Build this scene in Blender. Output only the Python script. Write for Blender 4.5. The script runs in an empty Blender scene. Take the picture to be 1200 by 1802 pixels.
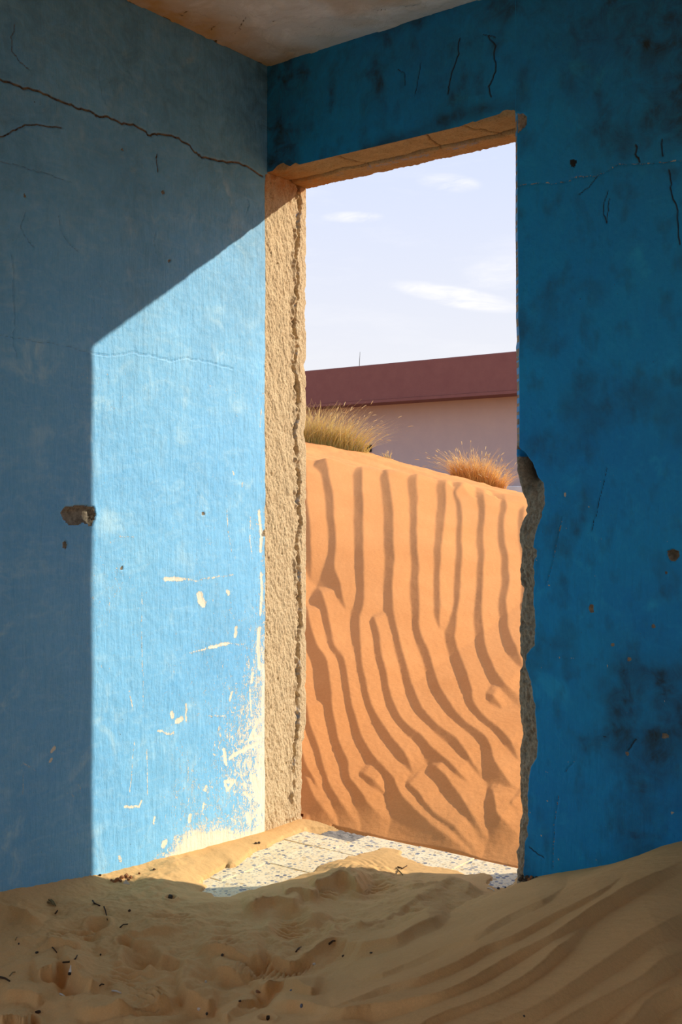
import bpy, math, random
import numpy as np
from mathutils import Vector

# ------------------------------------------------------------------ camera, sky, sun, exposure
F, CX, HY = 1975.0, 600.0, 890.0            # focal length and principal point in pixels of the 1200x1802 frame
YAW = math.atan(1500 / F)
FW = np.array([-math.sin(YAW), math.cos(YAW)])
RT = np.array([math.cos(YAW), math.sin(YAW)])
CAMH = 1.106
C2 = -(3.8 * FW + 3.8 * (470 - CX) / F * RT)
COL = bpy.context.scene.collection
scn = bpy.context.scene
cam = bpy.data.objects.new('camera', bpy.data.cameras.new('camera'))
COL.objects.link(cam)
cam.location = (C2[0], C2[1], CAMH)
cam.rotation_euler = (math.pi / 2, 0, YAW)
cam.data.sensor_fit = 'VERTICAL'
cam.data.sensor_height = 36.0
cam.data.lens = 36.0 * F / 1802
cam.data.shift_y = -(901 - HY) / 1802
cam.data.clip_start = 0.02
cam.data.clip_end = 400
scn.camera = cam
scn.view_settings.view_transform = 'Standard'
scn.view_settings.look = 'None'
scn.view_settings.gamma = 1.0
scn.view_settings.exposure = 0.1
scn.view_settings.use_curve_mapping = False
scn.cycles.use_denoising = True
scn.cycles.max_bounces = 8
scn.cycles.diffuse_bounces = 6

SUN_TO = Vector((1.0, 1.029, 0.71)).normalized()
sl = bpy.data.lights.new('sun', 'SUN')
sl.energy = 5.15
sl.color = (1.0, 0.90, 0.74)
sl.angle = math.radians(0.6)
sun = bpy.data.objects.new('sun', sl)
sun.rotation_euler = SUN_TO.to_track_quat('Z', 'Y').to_euler()
sun.location = (8, 8, 8)
COL.objects.link(sun)


def build_world():
    w = bpy.data.worlds.new('sky')
    scn.world = w
    w.use_nodes = True
    nt = w.node_tree
    nt.nodes.clear()
    N = lambda t, **k: (lambda n: ([setattr(n, a, b) for a, b in k.items()], n)[1])(nt.nodes.new(t))
    L = nt.links.new
    tc = N('ShaderNodeTexCoord')
    sep = N('ShaderNodeSeparateXYZ')
    L(tc.outputs['Generated'], sep.inputs[0])
    ramp = N('ShaderNodeValToRGB')
    L(sep.outputs['Z'], ramp.inputs[0])
    els = ramp.color_ramp.elements
    els[0].position = 0.0
    els[0].color = (0.80, 0.79, 0.81, 1)
    els[1].position = 1.0
    els[1].color = (0.40, 0.55, 0.95, 1)
    for p, c in ((0.12, (0.75, 0.76, 0.81, 1)), (0.31, (0.60, 0.67, 0.87, 1)), (0.6, (0.48, 0.61, 0.93, 1))):
        e = els.new(p)
        e.color = c
    col = ramp.outputs[0]
    # thin high cloud: streaky noise everywhere plus the three wisps that stand over the roof
    mp = N('ShaderNodeMapping')
    mp.inputs['Scale'].default_value = (3.0, 3.0, 15.0)
    L(tc.outputs['Generated'], mp.inputs[0])
    nz = N('ShaderNodeTexNoise')
    nz.inputs['Scale'].default_value = 2.2
    nz.inputs['Detail'].default_value = 6
    nz.inputs['Roughness'].default_value = 0.62
    L(mp.outputs[0], nz.inputs[0])
    mr = N('ShaderNodeMapRange')
    mr.inputs['From Min'].default_value = 0.5
    mr.inputs['From Max'].default_value = 0.85
    mr.inputs['To Max'].default_value = 0.35
    L(nz.outputs[0], mr.inputs[0])
    total = mr.outputs[0]
    mp2 = N('ShaderNodeMapping')
    mp2.inputs['Scale'].default_value = (9.0, 9.0, 30.0)
    L(tc.outputs['Generated'], mp2.inputs[0])
    nz2 = N('ShaderNodeTexNoise')
    nz2.inputs['Scale'].default_value = 2.5
    nz2.inputs['Detail'].default_value = 7
    nz2.inputs['Roughness'].default_value = 0.6
    nz2.inputs['Distortion'].default_value = 0.8
    L(mp2.outputs[0], nz2.inputs[0])
    wb = N('ShaderNodeMapRange')
    wb.inputs['From Min'].default_value = 0.32
    wb.inputs['From Max'].default_value = 0.68
    wb.inputs['To Max'].default_value = 0.9
    L(nz2.outputs[0], wb.inputs[0])
    for (px, py, lx, ly, tilt, amp) in ((805, 523, 105, 17, 0.20, .75), (880, 480, 60, 26, -0.1, .35), (790, 322, 50, 14, 0.1, .5), (620, 382, 50, 9, 0.0, .5), (440, 470, 90, 14, .1, .4), (1050, 400, 90, 20, .15, .5)):
        d3 = np.array([*(FW + RT * (px - CX) / F), (HY - py) / F])
        d3 /= np.linalg.norm(d3)
        a1 = np.array([RT[0] * math.cos(tilt), RT[1] * math.cos(tilt), -math.sin(tilt)])
        a2 = np.array([RT[0] * math.sin(tilt), RT[1] * math.sin(tilt), math.cos(tilt)])
        sub = N('ShaderNodeVectorMath', operation='SUBTRACT')
        L(tc.outputs['Generated'], sub.inputs[0])
        sub.inputs[1].default_value = tuple(d3)
        acc = None
        for ax, ln in ((a1, lx), (a2, ly)):
            dt = N('ShaderNodeVectorMath', operation='DOT_PRODUCT')
            L(sub.outputs[0], dt.inputs[0])
            dt.inputs[1].default_value = tuple(ax / (ln / F))
            sq = N('ShaderNodeMath', operation='MULTIPLY')
            L(dt.outputs['Value'], sq.inputs[0])
            L(dt.outputs['Value'], sq.inputs[1])
            if acc is None:
                acc = sq.outputs[0]
            else:
                ad = N('ShaderNodeMath', operation='ADD')
                L(acc, ad.inputs[0])
                L(sq.outputs[0], ad.inputs[1])
                acc = ad.outputs[0]
        fx = N('ShaderNodeMapRange')
        fx.interpolation_type = 'SMOOTHERSTEP'
        fx.inputs['From Min'].default_value = 1.6
        fx.inputs['From Max'].default_value = 0.0
        fx.inputs['To Min'].default_value = 0.0
        fx.inputs['To Max'].default_value = amp * 1.9
        L(acc, fx.inputs[0])
        # front side only (the direction itself, not its mirror image)
        ml = N('ShaderNodeMath', operation='MULTIPLY')
        L(fx.outputs[0], ml.inputs[0])
        L(wb.outputs[0], ml.inputs[1])
        ln2 = N('ShaderNodeVectorMath', operation='DOT_PRODUCT')
        L(tc.outputs['Generated'], ln2.inputs[0])
        ln2.inputs[1].default_value = tuple(d3)
        gt = N('ShaderNodeMath', operation='GREATER_THAN')
        L(ln2.outputs['Value'], gt.inputs[0])
        gt.inputs[1].default_value = 0
        m2 = N('ShaderNodeMath', operation='MULTIPLY')
        L(ml.outputs[0], m2.inputs[0])
        L(gt.outputs[0], m2.inputs[1])
        ad = N('ShaderNodeMath', operation='ADD', use_clamp=True)
        L(total, ad.inputs[0])
        L(m2.outputs[0], ad.inputs[1])
        total = ad.outputs[0]
    mx = N('ShaderNodeMix', data_type='RGBA')
    L(total, mx.inputs[0])
    L(col, mx.inputs[6])
    mx.inputs[7].default_value = (0.90, 0.89, 0.90, 1)
    bg = N('ShaderNodeBackground')
    L(mx.outputs[2], bg.inputs[0])
    bg.inputs[1].default_value = 1.1
    out = N('ShaderNodeOutputWorld')
    L(bg.outputs[0], out.inputs[0])


build_world()


# ------------------------------------------------------------------ helpers
def hit(px, py, ax, val):
    """point where the sight line through a photo pixel meets the plane axis = val"""
    d = np.array([*(FW + RT * (px - CX) / F), (HY - py) / F])
    o = np.array([C2[0], C2[1], CAMH])
    return o + d * (val - o[ax]) / d[ax]


def project(X, Y, Z):
    dx, dy = X - C2[0], Y - C2[1]
    dep = np.maximum(dx * FW[0] + dy * FW[1], 0.3)
    r = dx * RT[0] + dy * RT[1]
    return CX + F * r / dep, HY - F * (Z - CAMH) / dep


def _grad(ix, iy, seed):
    h = (ix.astype(np.int64) * 374761393 + iy.astype(np.int64) * 668265263 + seed * 974634777) & 0xFFFFFFFF
    h = ((h ^ (h >> 13)) * 1274126177) & 0xFFFFFFFF
    h = h ^ (h >> 16)
    a = (h & 0xFFFF) / 65536.0 * 2 * np.pi
    return np.cos(a), np.sin(a)


def perlin(x, y, seed=0):
    x0, y0 = np.floor(x), np.floor(y)
    fx, fy = x - x0, y - y0
    u = fx * fx * fx * (fx * (fx * 6 - 15) + 10)
    v = fy * fy * fy * (fy * (fy * 6 - 15) + 10)
    r = []
    for j in (0, 1):
        for i in (0, 1):
            gx, gy = _grad(x0 + i, y0 + j, seed)
            r.append(gx * (fx - i) + gy * (fy - j))
    a = r[0] + u * (r[1] - r[0])
    b = r[2] + u * (r[3] - r[2])
    return (a + v * (b - a)) * 1.5


def fbm(x, y, octv=4, seed=0, gain=0.5, lac=2.03):
    s, a, t = 0.0, 1.0, 0.0
    for o in range(octv):
        s = s + a * perlin(x, y, seed + o * 17)
        t += a
        a *= gain
        x, y = x * lac + 13.7, y * lac + 5.1
    return s / t


def sstep(a, b, x):
    t = np.clip((x - a) / (b - a), 0, 1)
    return t * t * (3 - 2 * t)


def polydist(X, Y, pts, reach):
    """distance, signed side (+ = to the right of travel in y-down pixels) and arc position to a polyline; far points get `reach`"""
    pts = np.asarray(pts, float)
    D = np.full(X.shape, float(reach))
    S = np.zeros(X.shape)
    T = np.zeros(X.shape)
    seg = np.hypot(*(pts[1:] - pts[:-1]).T)
    cum = np.concatenate([[0], np.cumsum(seg)])
    lo, hi = pts.min(0) - reach, pts.max(0) + reach
    idx = np.nonzero((X > lo[0]) & (X < hi[0]) & (Y > lo[1]) & (Y < hi[1]))
    if idx[0].size == 0:
        return D, S, T
    x, y = X[idx], Y[idx]
    d, s, t = D[idx], S[idx], T[idx]
    for k in range(len(pts) - 1):
        ax, ay = pts[k]
        bx, by = pts[k + 1] - pts[k]
        l2 = max(bx * bx + by * by, 1e-12)
        q = np.clip(((x - ax) * bx + (y - ay) * by) / l2, 0, 1)
        ex, ey = x - ax - q * bx, y - ay - q * by
        e = np.hypot(ex, ey)
        m = e < d
        d[m] = e[m]
        s[m] = np.sign((x[m] - ax) * by - (y[m] - ay) * bx)
        t[m] = (cum[k] + q[m] * seg[k]) / cum[-1]
    D[idx], S[idx], T[idx] = d, s, t
    return D, S, T


def smooth_line(pts, n=4):
    """Catmull-Rom refinement of a traced polyline"""
    p = np.asarray(pts, float)
    if len(p) < 3:
        return p
    q = np.vstack([2 * p[0] - p[1], p, 2 * p[-1] - p[-2]])
    out = []
    for i in range(1, len(q) - 2):
        for k in range(n):
            t = k / n
            out.append(0.5 * (2 * q[i] + (q[i + 1] - q[i - 1]) * t + (2 * q[i - 1] - 5 * q[i] + 4 * q[i + 1] - q[i + 2]) * t * t
                              + (3 * q[i] - q[i - 1] - 3 * q[i + 1] + q[i + 2]) * t ** 3))
    out.append(p[-1])
    return np.array(out)


def inpoly(X, Y, pts):
    pts = np.asarray(pts, float)
    r = np.zeros(X.shape, bool)
    j = len(pts) - 1
    for i in range(len(pts)):
        xi, yi = pts[i]
        xj, yj = pts[j]
        c = ((yi > Y) != (yj > Y)) & (X < (xj - xi) * (Y - yi) / (yj - yi + 1e-12) + xi)
        r ^= c
        j = i
    return r


def link(o, parent=None, **props):
    COL.objects.link(o)
    if parent is not None:
        o.parent = parent
    for k, v in props.items():
        o[k] = v
    return o


def raw_mesh(name, V, Fc, mat, parent=None, smooth=True, attrs=None, **props):
    """V (n,3) and Fc (m,4) or (m,3) arrays -> one object"""
    V = np.asarray(V, np.float32)
    Fc = np.asarray(Fc, np.int32)
    me = bpy.data.meshes.new(name)
    k = Fc.shape[1]
    me.vertices.add(len(V))
    me.vertices.foreach_set('co', V.ravel())
    me.loops.add(Fc.size)
    me.loops.foreach_set('vertex_index', Fc.ravel())
    me.polygons.add(len(Fc))
    me.polygons.foreach_set('loop_start', np.arange(0, Fc.size, k, dtype=np.int32))
    me.polygons.foreach_set('loop_total', np.full(len(Fc), k, np.int32))
    me.polygons.foreach_set('use_smooth', np.full(len(Fc), smooth, bool))
    me.update(calc_edges=True)
    for a, val in (attrs or {}).items():
        at = me.attributes.new(a, 'FLOAT', 'POINT')
        at.data.foreach_set('value', np.asarray(val, np.float32).ravel())
    if mat:
        me.materials.append(mat)
    return link(bpy.data.objects.new(name, me), parent, **props)


def grid_faces(n, m, keep=None, flip=False):
    i = np.arange(n * m, dtype=np.int32).reshape(n, m)
    q = np.stack([i[:-1, :-1], i[1:, :-1], i[1:, 1:], i[:-1, 1:]], -1)
    if flip:
        q = q[..., ::-1]
    return q[keep] if keep is not None else q.reshape(-1, 4)


def grid_mesh(name, X, Y, Z, mat, parent=None, keep=None, flip=False, attrs=None, **props):
    V = np.stack([X, Y, Z], -1).reshape(-1, 3)
    return raw_mesh(name, V, grid_faces(X.shape[0], X.shape[1], keep, flip), mat, parent, True, attrs, **props)


class MB:
    """collects simple shapes into one mesh"""

    def __init__(self):
        self.v, self.f = [], []

    def add(self, v, f):
        b = len(self.v)
        self.v += [tuple(p) for p in v]
        self.f += [tuple(b + i for i in q) for q in f]
        return self

    def box(self, x0, x1, y0, y1, z0, z1):
        return self.add([(x0, y0, z0), (x1, y0, z0), (x1, y1, z0), (x0, y1, z0), (x0, y0, z1), (x1, y0, z1), (x1, y1, z1), (x0, y1, z1)],
                        [(3, 2, 1, 0), (4, 5, 6, 7), (0, 1, 5, 4), (1, 2, 6, 5), (2, 3, 7, 6), (3, 0, 4, 7)])

    def tube(self, pts, radii, n=7):
        pts = [Vector(p) for p in pts]
        v, f = [], []
        for i, p in enumerate(pts):
            t = (pts[min(i + 1, len(pts) - 1)] - pts[max(i - 1, 0)]).normalized()
            a = t.orthogonal().normalized() if i == 0 else (a - t * a.dot(t)).normalized()
            b = t.cross(a)
            for k in range(n):
                w = 2 * math.pi * k / n
                v.append(p + (a * math.cos(w) + b * math.sin(w)) * radii[i])
        for i in range(len(pts) - 1):
            for k in range(n):
                k2 = (k + 1) % n
                f.append((i * n + k, i * n + k2, (i + 1) * n + k2, (i + 1) * n + k))
        f.append(tuple(range(n - 1, -1, -1)))
        f.append(tuple((len(pts) - 1) * n + k for k in range(n)))
        return self.add(v, f)

    def build(self, name, mat, parent=None, smooth=False, bevel=0, **props):
        me = bpy.data.meshes.new(name)
        me.from_pydata(self.v, [], self.f)
        if smooth:
            for p in me.polygons:
                p.use_smooth = True
        me.materials.append(mat)
        me.update()
        o = link(bpy.data.objects.new(name, me), parent, **props)
        if bevel:
            b = o.modifiers.new('bevel', 'BEVEL')
            b.width = bevel
            b.segments = 2
        return o


# ------------------------------------------------------------------ materials
class Mat:
    def __init__(self, name, rough=0.85, spec=0.25):
        self.m = bpy.data.materials.new(name)
        self.m.use_nodes = True
        self.nt = self.m.node_tree
        self.b = self.nt.nodes['Principled BSDF']
        self.b.inputs['Roughness'].default_value = rough
        self.b.inputs['Specular IOR Level'].default_value = spec
        self.tc = self.nt.nodes.new('ShaderNodeTexCoord')

    def L(self, a, b):
        self.nt.links.new(a, b)

    def new(self, t, **k):
        n = self.nt.nodes.new(t)
        for a, b in k.items():
            setattr(n, a, b)
        return n

    def setin(self, sock, v):
        if isinstance(v, bpy.types.NodeSocket):
            self.L(v, sock)
        elif isinstance(v, (tuple, list)) and len(v) == 3 and sock.type == 'RGBA':
            sock.default_value = (*v, 1)
        else:
            sock.default_value = v

    def coords(self, scale=(1, 1, 1), rot=(0, 0, 0)):
        mp = self.new('ShaderNodeMapping')
        mp.inputs['Scale'].default_value = scale
        mp.inputs['Rotation'].default_value = rot
        self.L(self.tc.outputs['Object'], mp.inputs[0])
        return mp.outputs[0]

    def noise(self, scale, detail=4, rough=0.55, stretch=(1, 1, 1), rot=(0, 0, 0), dist=0.0):
        n = self.new('ShaderNodeTexNoise')
        n.inputs['Scale'].default_value = scale
        n.inputs['Detail'].default_value = detail
        n.inputs['Roughness'].default_value = rough
        n.inputs['Distortion'].default_value = dist
        self.L(self.coords(stretch, rot), n.inputs['Vector'])
        return n.outputs[0]

    def range(self, v, a, b, c=0.0, d=1.0, smooth=False):
        n = self.new('ShaderNodeMapRange')
        if smooth:
            n.interpolation_type = 'SMOOTHSTEP'
        n.inputs['From Min'].default_value = a
        n.inputs['From Max'].default_value = b
        n.inputs['To Min'].default_value = c
        n.inputs['To Max'].default_value = d
        self.L(v, n.inputs[0])
        return n.outputs[0]

    def math(self, op, a, b=0.0, clamp=False):
        n = self.new('ShaderNodeMath', operation=op, use_clamp=clamp)
        self.setin(n.inputs[0], a)
        self.setin(n.inputs[1], b)
        return n.outputs[0]

    def mix(self, fac, a, b, mode='MIX'):
        n = self.new('ShaderNodeMix', data_type='RGBA', blend_type=mode)
        self.setin(n.inputs[0], fac)
        self.setin(n.inputs[6], a)
        self.setin(n.inputs[7], b)
        return n.outputs[2]

    def attr(self, name):
        n = self.new('ShaderNodeAttribute', attribute_name=name)
        return n.outputs['Fac']

    def bump(self, h, strength=0.3, dist=0.01, prev=None):
        n = self.new('ShaderNodeBump')
        n.inputs['Strength'].default_value = strength
        n.inputs['Distance'].default_value = dist
        self.L(h, n.inputs['Height'])
        if prev is not None:
            self.L(prev, n.inputs['Normal'])
        return n.outputs[0]

    def done(self, color, normal=None, rough=None):
        self.setin(self.b.inputs['Base Color'], color)
        if normal is not None:
            self.L(normal, self.b.inputs['Normal'])
        if rough is not None:
            self.setin(self.b.inputs['Roughness'], rough)
        return self.m


def wall_material(name, ca, cb, cwash, cdark, cream, ckcol=((0.05, 0.035, 0.022), (0.20, 0.14, 0.08))):
    M = Mat(name, 0.62, 0.3)
    big = M.noise(2.2, 5, 0.6)
    mid = M.noise(9, 6, 0.65, dist=0.6)
    fine = M.noise(60, 5, 0.7)
    col = M.mix(M.range(big, 0.35, 0.65), ca, cb)
    wash = M.math('MULTIPLY', M.range(mid, 0.5, 0.72, 0, 1, True), M.range(M.noise(3.1, 3), 0.42, 0.62))
    col = M.mix(M.math('MULTIPLY', wash, 0.75), col, cwash)
    sw = M.noise(20, 6, 0.72, (1, 0.4, 1.3), (0.6, 0, 0.2), dist=1.5)
    col = M.mix(M.range(sw, 0.5, 0.75, 0, 0.28), col, cwash)
    col = M.mix(M.range(fine, 0.3, 0.75, 0.0, 0.22), col, cwash)
    # fine brush and trowel marks
    br = M.noise(34, 5, 0.65, (1, 1, 0.16), dist=0.5)
    br2 = M.noise(70, 3, 0.6, (1.0, 1.0, 0.14), (0.9, 0.3, 0.0))
    col = M.mix(M.range(br, 0.64, 0.80, 0, 0.18), col, cdark)
    # darker tone and dirt with the shape stored on the wall
    g = M.attr('dark_tone')
    gn = M.math('MULTIPLY', g, M.range(M.noise(14, 6, 0.7, dist=1.0), 0.28, 0.72, 0.45, 1.15))
    col = M.mix(M.math('MINIMUM', gn, 1.0), col, cdark)
    specks = M.range(M.noise(120, 2, 0.5), 0.70, 0.76, 0, 0.8)
    col = M.mix(M.math('MULTIPLY', specks, M.range(M.noise(5, 3), 0.5, 0.65)), col, (0.035, 0.03, 0.025))
    # paint lost down to the cream skim coat
    cp = M.attr('chip')
    e1 = M.noise(75, 6, 0.75, (1, 1, 0.6), dist=1.2)
    e2 = M.noise(230, 4, 0.65)
    ee = M.math('ADD', M.math('MULTIPLY', e1, 0.62), M.math('MULTIPLY', e2, 0.38))
    cm = M.range(M.math('ADD', cp, ee), 0.965, 1.0, 0, 1)
    col = M.mix(cm, col, M.mix(M.range(mid, 0.3, 0.7), cream, tuple(c * 0.86 for c in cream)))
    # plaster lost down to the block
    ba = M.attr('bare')
    bm = M.range(M.math('ADD', ba, M.math('MULTIPLY', M.math('SUBTRACT', e2, 0.5), 0.5)), 0.42, 0.58, 0, 1)
    conc = M.mix(M.range(M.noise(85, 6, 0.75), 0.32, 0.68), (0.15, 0.125, 0.09), (0.42, 0.36, 0.26))
    conc = M.mix(M.range(M.noise(22, 4, 0.6), 0.55, 0.72), conc, (0.10, 0.085, 0.06))
    col = M.mix(bm, col, conc)
    # cracks open onto dark dusty plaster; cavity shade is painted in with them
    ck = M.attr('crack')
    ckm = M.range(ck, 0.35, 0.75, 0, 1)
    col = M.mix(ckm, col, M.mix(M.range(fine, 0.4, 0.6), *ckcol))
    h = M.math('ADD', M.math('MULTIPLY', br, 0.7), M.math('MULTIPLY', br2, 0.7))
    h = M.math('ADD', h, M.math('MULTIPLY', M.noise(26, 6, 0.6), 1.0))
    n1 = M.bump(h, 0.6, 0.005)
    n2 = M.bump(M.math('SUBTRACT', M.math('MULTIPLY', e2, bm), cm), 0.55, 0.0022, n1)
    n3 = M.bump(M.noise(300, 3, 0.6), 0.25, 0.0015, n2)
    return M.done(col, n3, M.math('ADD', M.math('MULTIPLY', bm, 0.3), 0.58))


def concrete_material(name, ca, cb, dark, fleck=True):
    M = Mat(name, 0.95, 0.12)
    n = M.noise(26, 7, 0.72, (1, 1, 0.7))
    f = M.noise(170, 4, 0.7)
    col = M.mix(M.range(n, 0.3, 0.7), ca, cb)
    col = M.mix(M.range(f, 0.32, 0.48, 0.7, 0), col, dark)
    col = M.mix(M.range(M.noise(8, 3, 0.5), 0.52, 0.75, 0, 0.5), col, tuple(c * 0.72 for c in ca))
    if fleck:
        pit = M.attr('groove')
        col = M.mix(M.math('MULTIPLY', M.range(pit, 0.25, 0.8), 0.75), col, dark)
        bl = M.math('MULTIPLY', M.attr('fleck'), M.range(M.noise(75, 3, 0.6), 0.46, 0.56))
        col = M.mix(M.math('MULTIPLY', bl, 0.85), col, (0.20, 0.30, 0.45))
        og = M.attr('bounce_tint')  # warm bounce light painted into the concrete colour
        col = M.mix(M.math('MULTIPLY', og, M.range(M.noise(40, 5, 0.7), 0.3, 0.65, 0.2, 1.0)), col, (0.42, 0.19, 0.06))
    h = M.math('ADD', M.math('MULTIPLY', n, 1.2), f)
    n1 = M.bump(h, 0.75, 0.005)
    n2 = M.bump(M.noise(420, 3, 0.6), 0.35, 0.0015, n1)
    return M.done(col, n2)


def sand_material(name, ca, cb, grain, gscale=900, bump=0.25):
    M = Mat(name, 0.95, 0.08)
    col = M.mix(M.range(M.noise(3.0, 5, 0.6), 0.35, 0.65), ca, cb)
    col = M.mix(M.range(M.noise(gscale, 2, 0.6), 0.35, 0.65, 0.0, 0.30), col, grain)
    col = M.mix(M.range(M.noise(gscale * 0.25, 3, 0.7), 0.45, 0.75, 0, 0.25), col, tuple(min(1, c * 1.3) for c in ca))
    n1 = M.bump(M.noise(gscale * 0.5, 3, 0.7), bump, 0.002)
    n2 = M.bump(M.noise(70, 5, 0.65, (1, 1, 1)), bump, 0.006, n1)
    return M.done(col, n2)


def plain(name, ca, cb=None, scale=8, rough=0.85, bump=0.15, bd=0.004, spec=0.2):
    M = Mat(name, rough, spec)
    n = M.noise(scale, 5, 0.65)
    col = M.mix(M.range(n, 0.3, 0.7), ca, cb or tuple(c * 0.8 for c in ca))
    return M.done(col, M.bump(M.noise(scale * 9, 4, 0.65), bump, bd))


def terrazzo():
    M = Mat('terrazzo', 0.55, 0.3)
    base = M.mix(M.range(M.noise(9, 4), 0.35, 0.65), (0.92, 0.77, 0.50), (0.84, 0.66, 0.38))

    def layer(col, scale, lo, pal, off):
        v = M.new('ShaderNodeTexVoronoi', feature='F1')
        v.inputs['Scale'].default_value = scale
        v.inputs['Randomness'].default_value = 0.9
        add = M.new('ShaderNodeVectorMath', operation='ADD')
        ns = M.new('ShaderNodeTexNoise')
        ns.inputs['Scale'].default_value = scale * 1.4
        M.L(M.tc.outputs['Object'], ns.inputs[0])
        scl = M.new('ShaderNodeVectorMath', operation='SCALE')
        M.L(ns.outputs['Color'], scl.inputs[0])
        scl.inputs['Scale'].default_value = 0.5 / scale
        mp = M.new('ShaderNodeMapping')
        mp.inputs['Location'].default_value = (off, off * .7, 0)
        M.L(M.tc.outputs['Object'], mp.inputs[0])
        M.L(mp.outputs[0], add.inputs[0])
        M.L(scl.outputs[0], add.inputs[1])
        M.L(add.outputs[0], v.inputs['Vector'])
        chip = M.range(v.outputs['Distance'], 0.36, 0.42, 1, 0)
        sep = M.new('ShaderNodeSeparateColor')
        M.L(v.outputs['Color'], sep.inputs[0])
        on = M.math('GREATER_THAN', sep.outputs[0], lo)
        rp = M.new('ShaderNodeValToRGB')
        rp.color_ramp.interpolation = 'CONSTANT'
        M.L(sep.outputs[1], rp.inputs[0])
        e = rp.color_ramp.elements
        e[0].color = (*pal[0], 1)
        e[1].position = 1 / len(pal)
        e[1].color = (*pal[1], 1)
        for k, c in enumerate(pal[2:]):
            q = e.new((k + 2) / len(pal))
            q.color = (*c, 1)
        return M.mix(M.math('MULTIPLY', chip, on), col, rp.outputs[0])

    col = layer(base, 110, 0.15, [(0.70, 0.54, 0.32), (0.60, 0.50, 0.36), (0.90, 0.80, 0.58), (0.50, 0.45, 0.38)], 3.1)
    col = layer(col, 58, 0.55, [(0.16, 0.175, 0.21), (0.30, 0.29, 0.28), (0.62, 0.44, 0.22), (0.22, 0.24, 0.28), (0.42, 0.37, 0.29)], 0.4)
    return M.done(col, M.bump(M.noise(120, 4), 0.12, 0.002))


def ceiling_material():
    M = Mat('ceiling_paint', 0.8, 0.2)
    col = M.mix(M.range(M.noise(2.6, 5, 0.6), 0.36, 0.62), (0.72, 0.74, 0.73), (0.64, 0.61, 0.54))
    col = M.mix(M.range(M.noise(6, 6, 0.7, dist=0.8), 0.52, 0.66, 0, 0.8), col, (0.86, 0.87, 0.85))
    col = M.mix(M.math('MULTIPLY', M.attr('stain'), M.range(M.noise(9, 4), 0.3, 0.6, 0.5, 1)), col, (0.52, 0.30, 0.09))
    col = M.mix(M.range(M.attr('crack'), 0.4, 0.7), col, (0.10, 0.065, 0.03))
    h = M.range(M.noise(11, 6, 0.7, dist=0.8), 0.50, 0.56)
    n1 = M.bump(h, 0.35, 0.004)
    return M.done(col, M.bump(M.noise(60, 5, 0.65), 0.3, 0.004, n1))


def grass_material(name, ca, cb, cc):
    M = Mat(name, 0.7, 0.2)
    a = M.attr('shade')
    col = M.mix(a, ca, cb)
    col = M.mix(M.math('MULTIPLY', M.attr('along'), 0.8), col, cc)
    M.done(col)
    tr = M.new('ShaderNodeBsdfTranslucent')
    M.L(col, tr.inputs['Color'])
    ms = M.new('ShaderNodeMixShader')
    ms.inputs[0].default_value = 0.5
    M.L(M.b.outputs[0], ms.inputs[1])
    M.L(tr.outputs[0], ms.inputs[2])
    M.L(ms.outputs[0], M.nt.nodes['Material Output'].inputs['Surface'])
    return M.m


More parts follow.
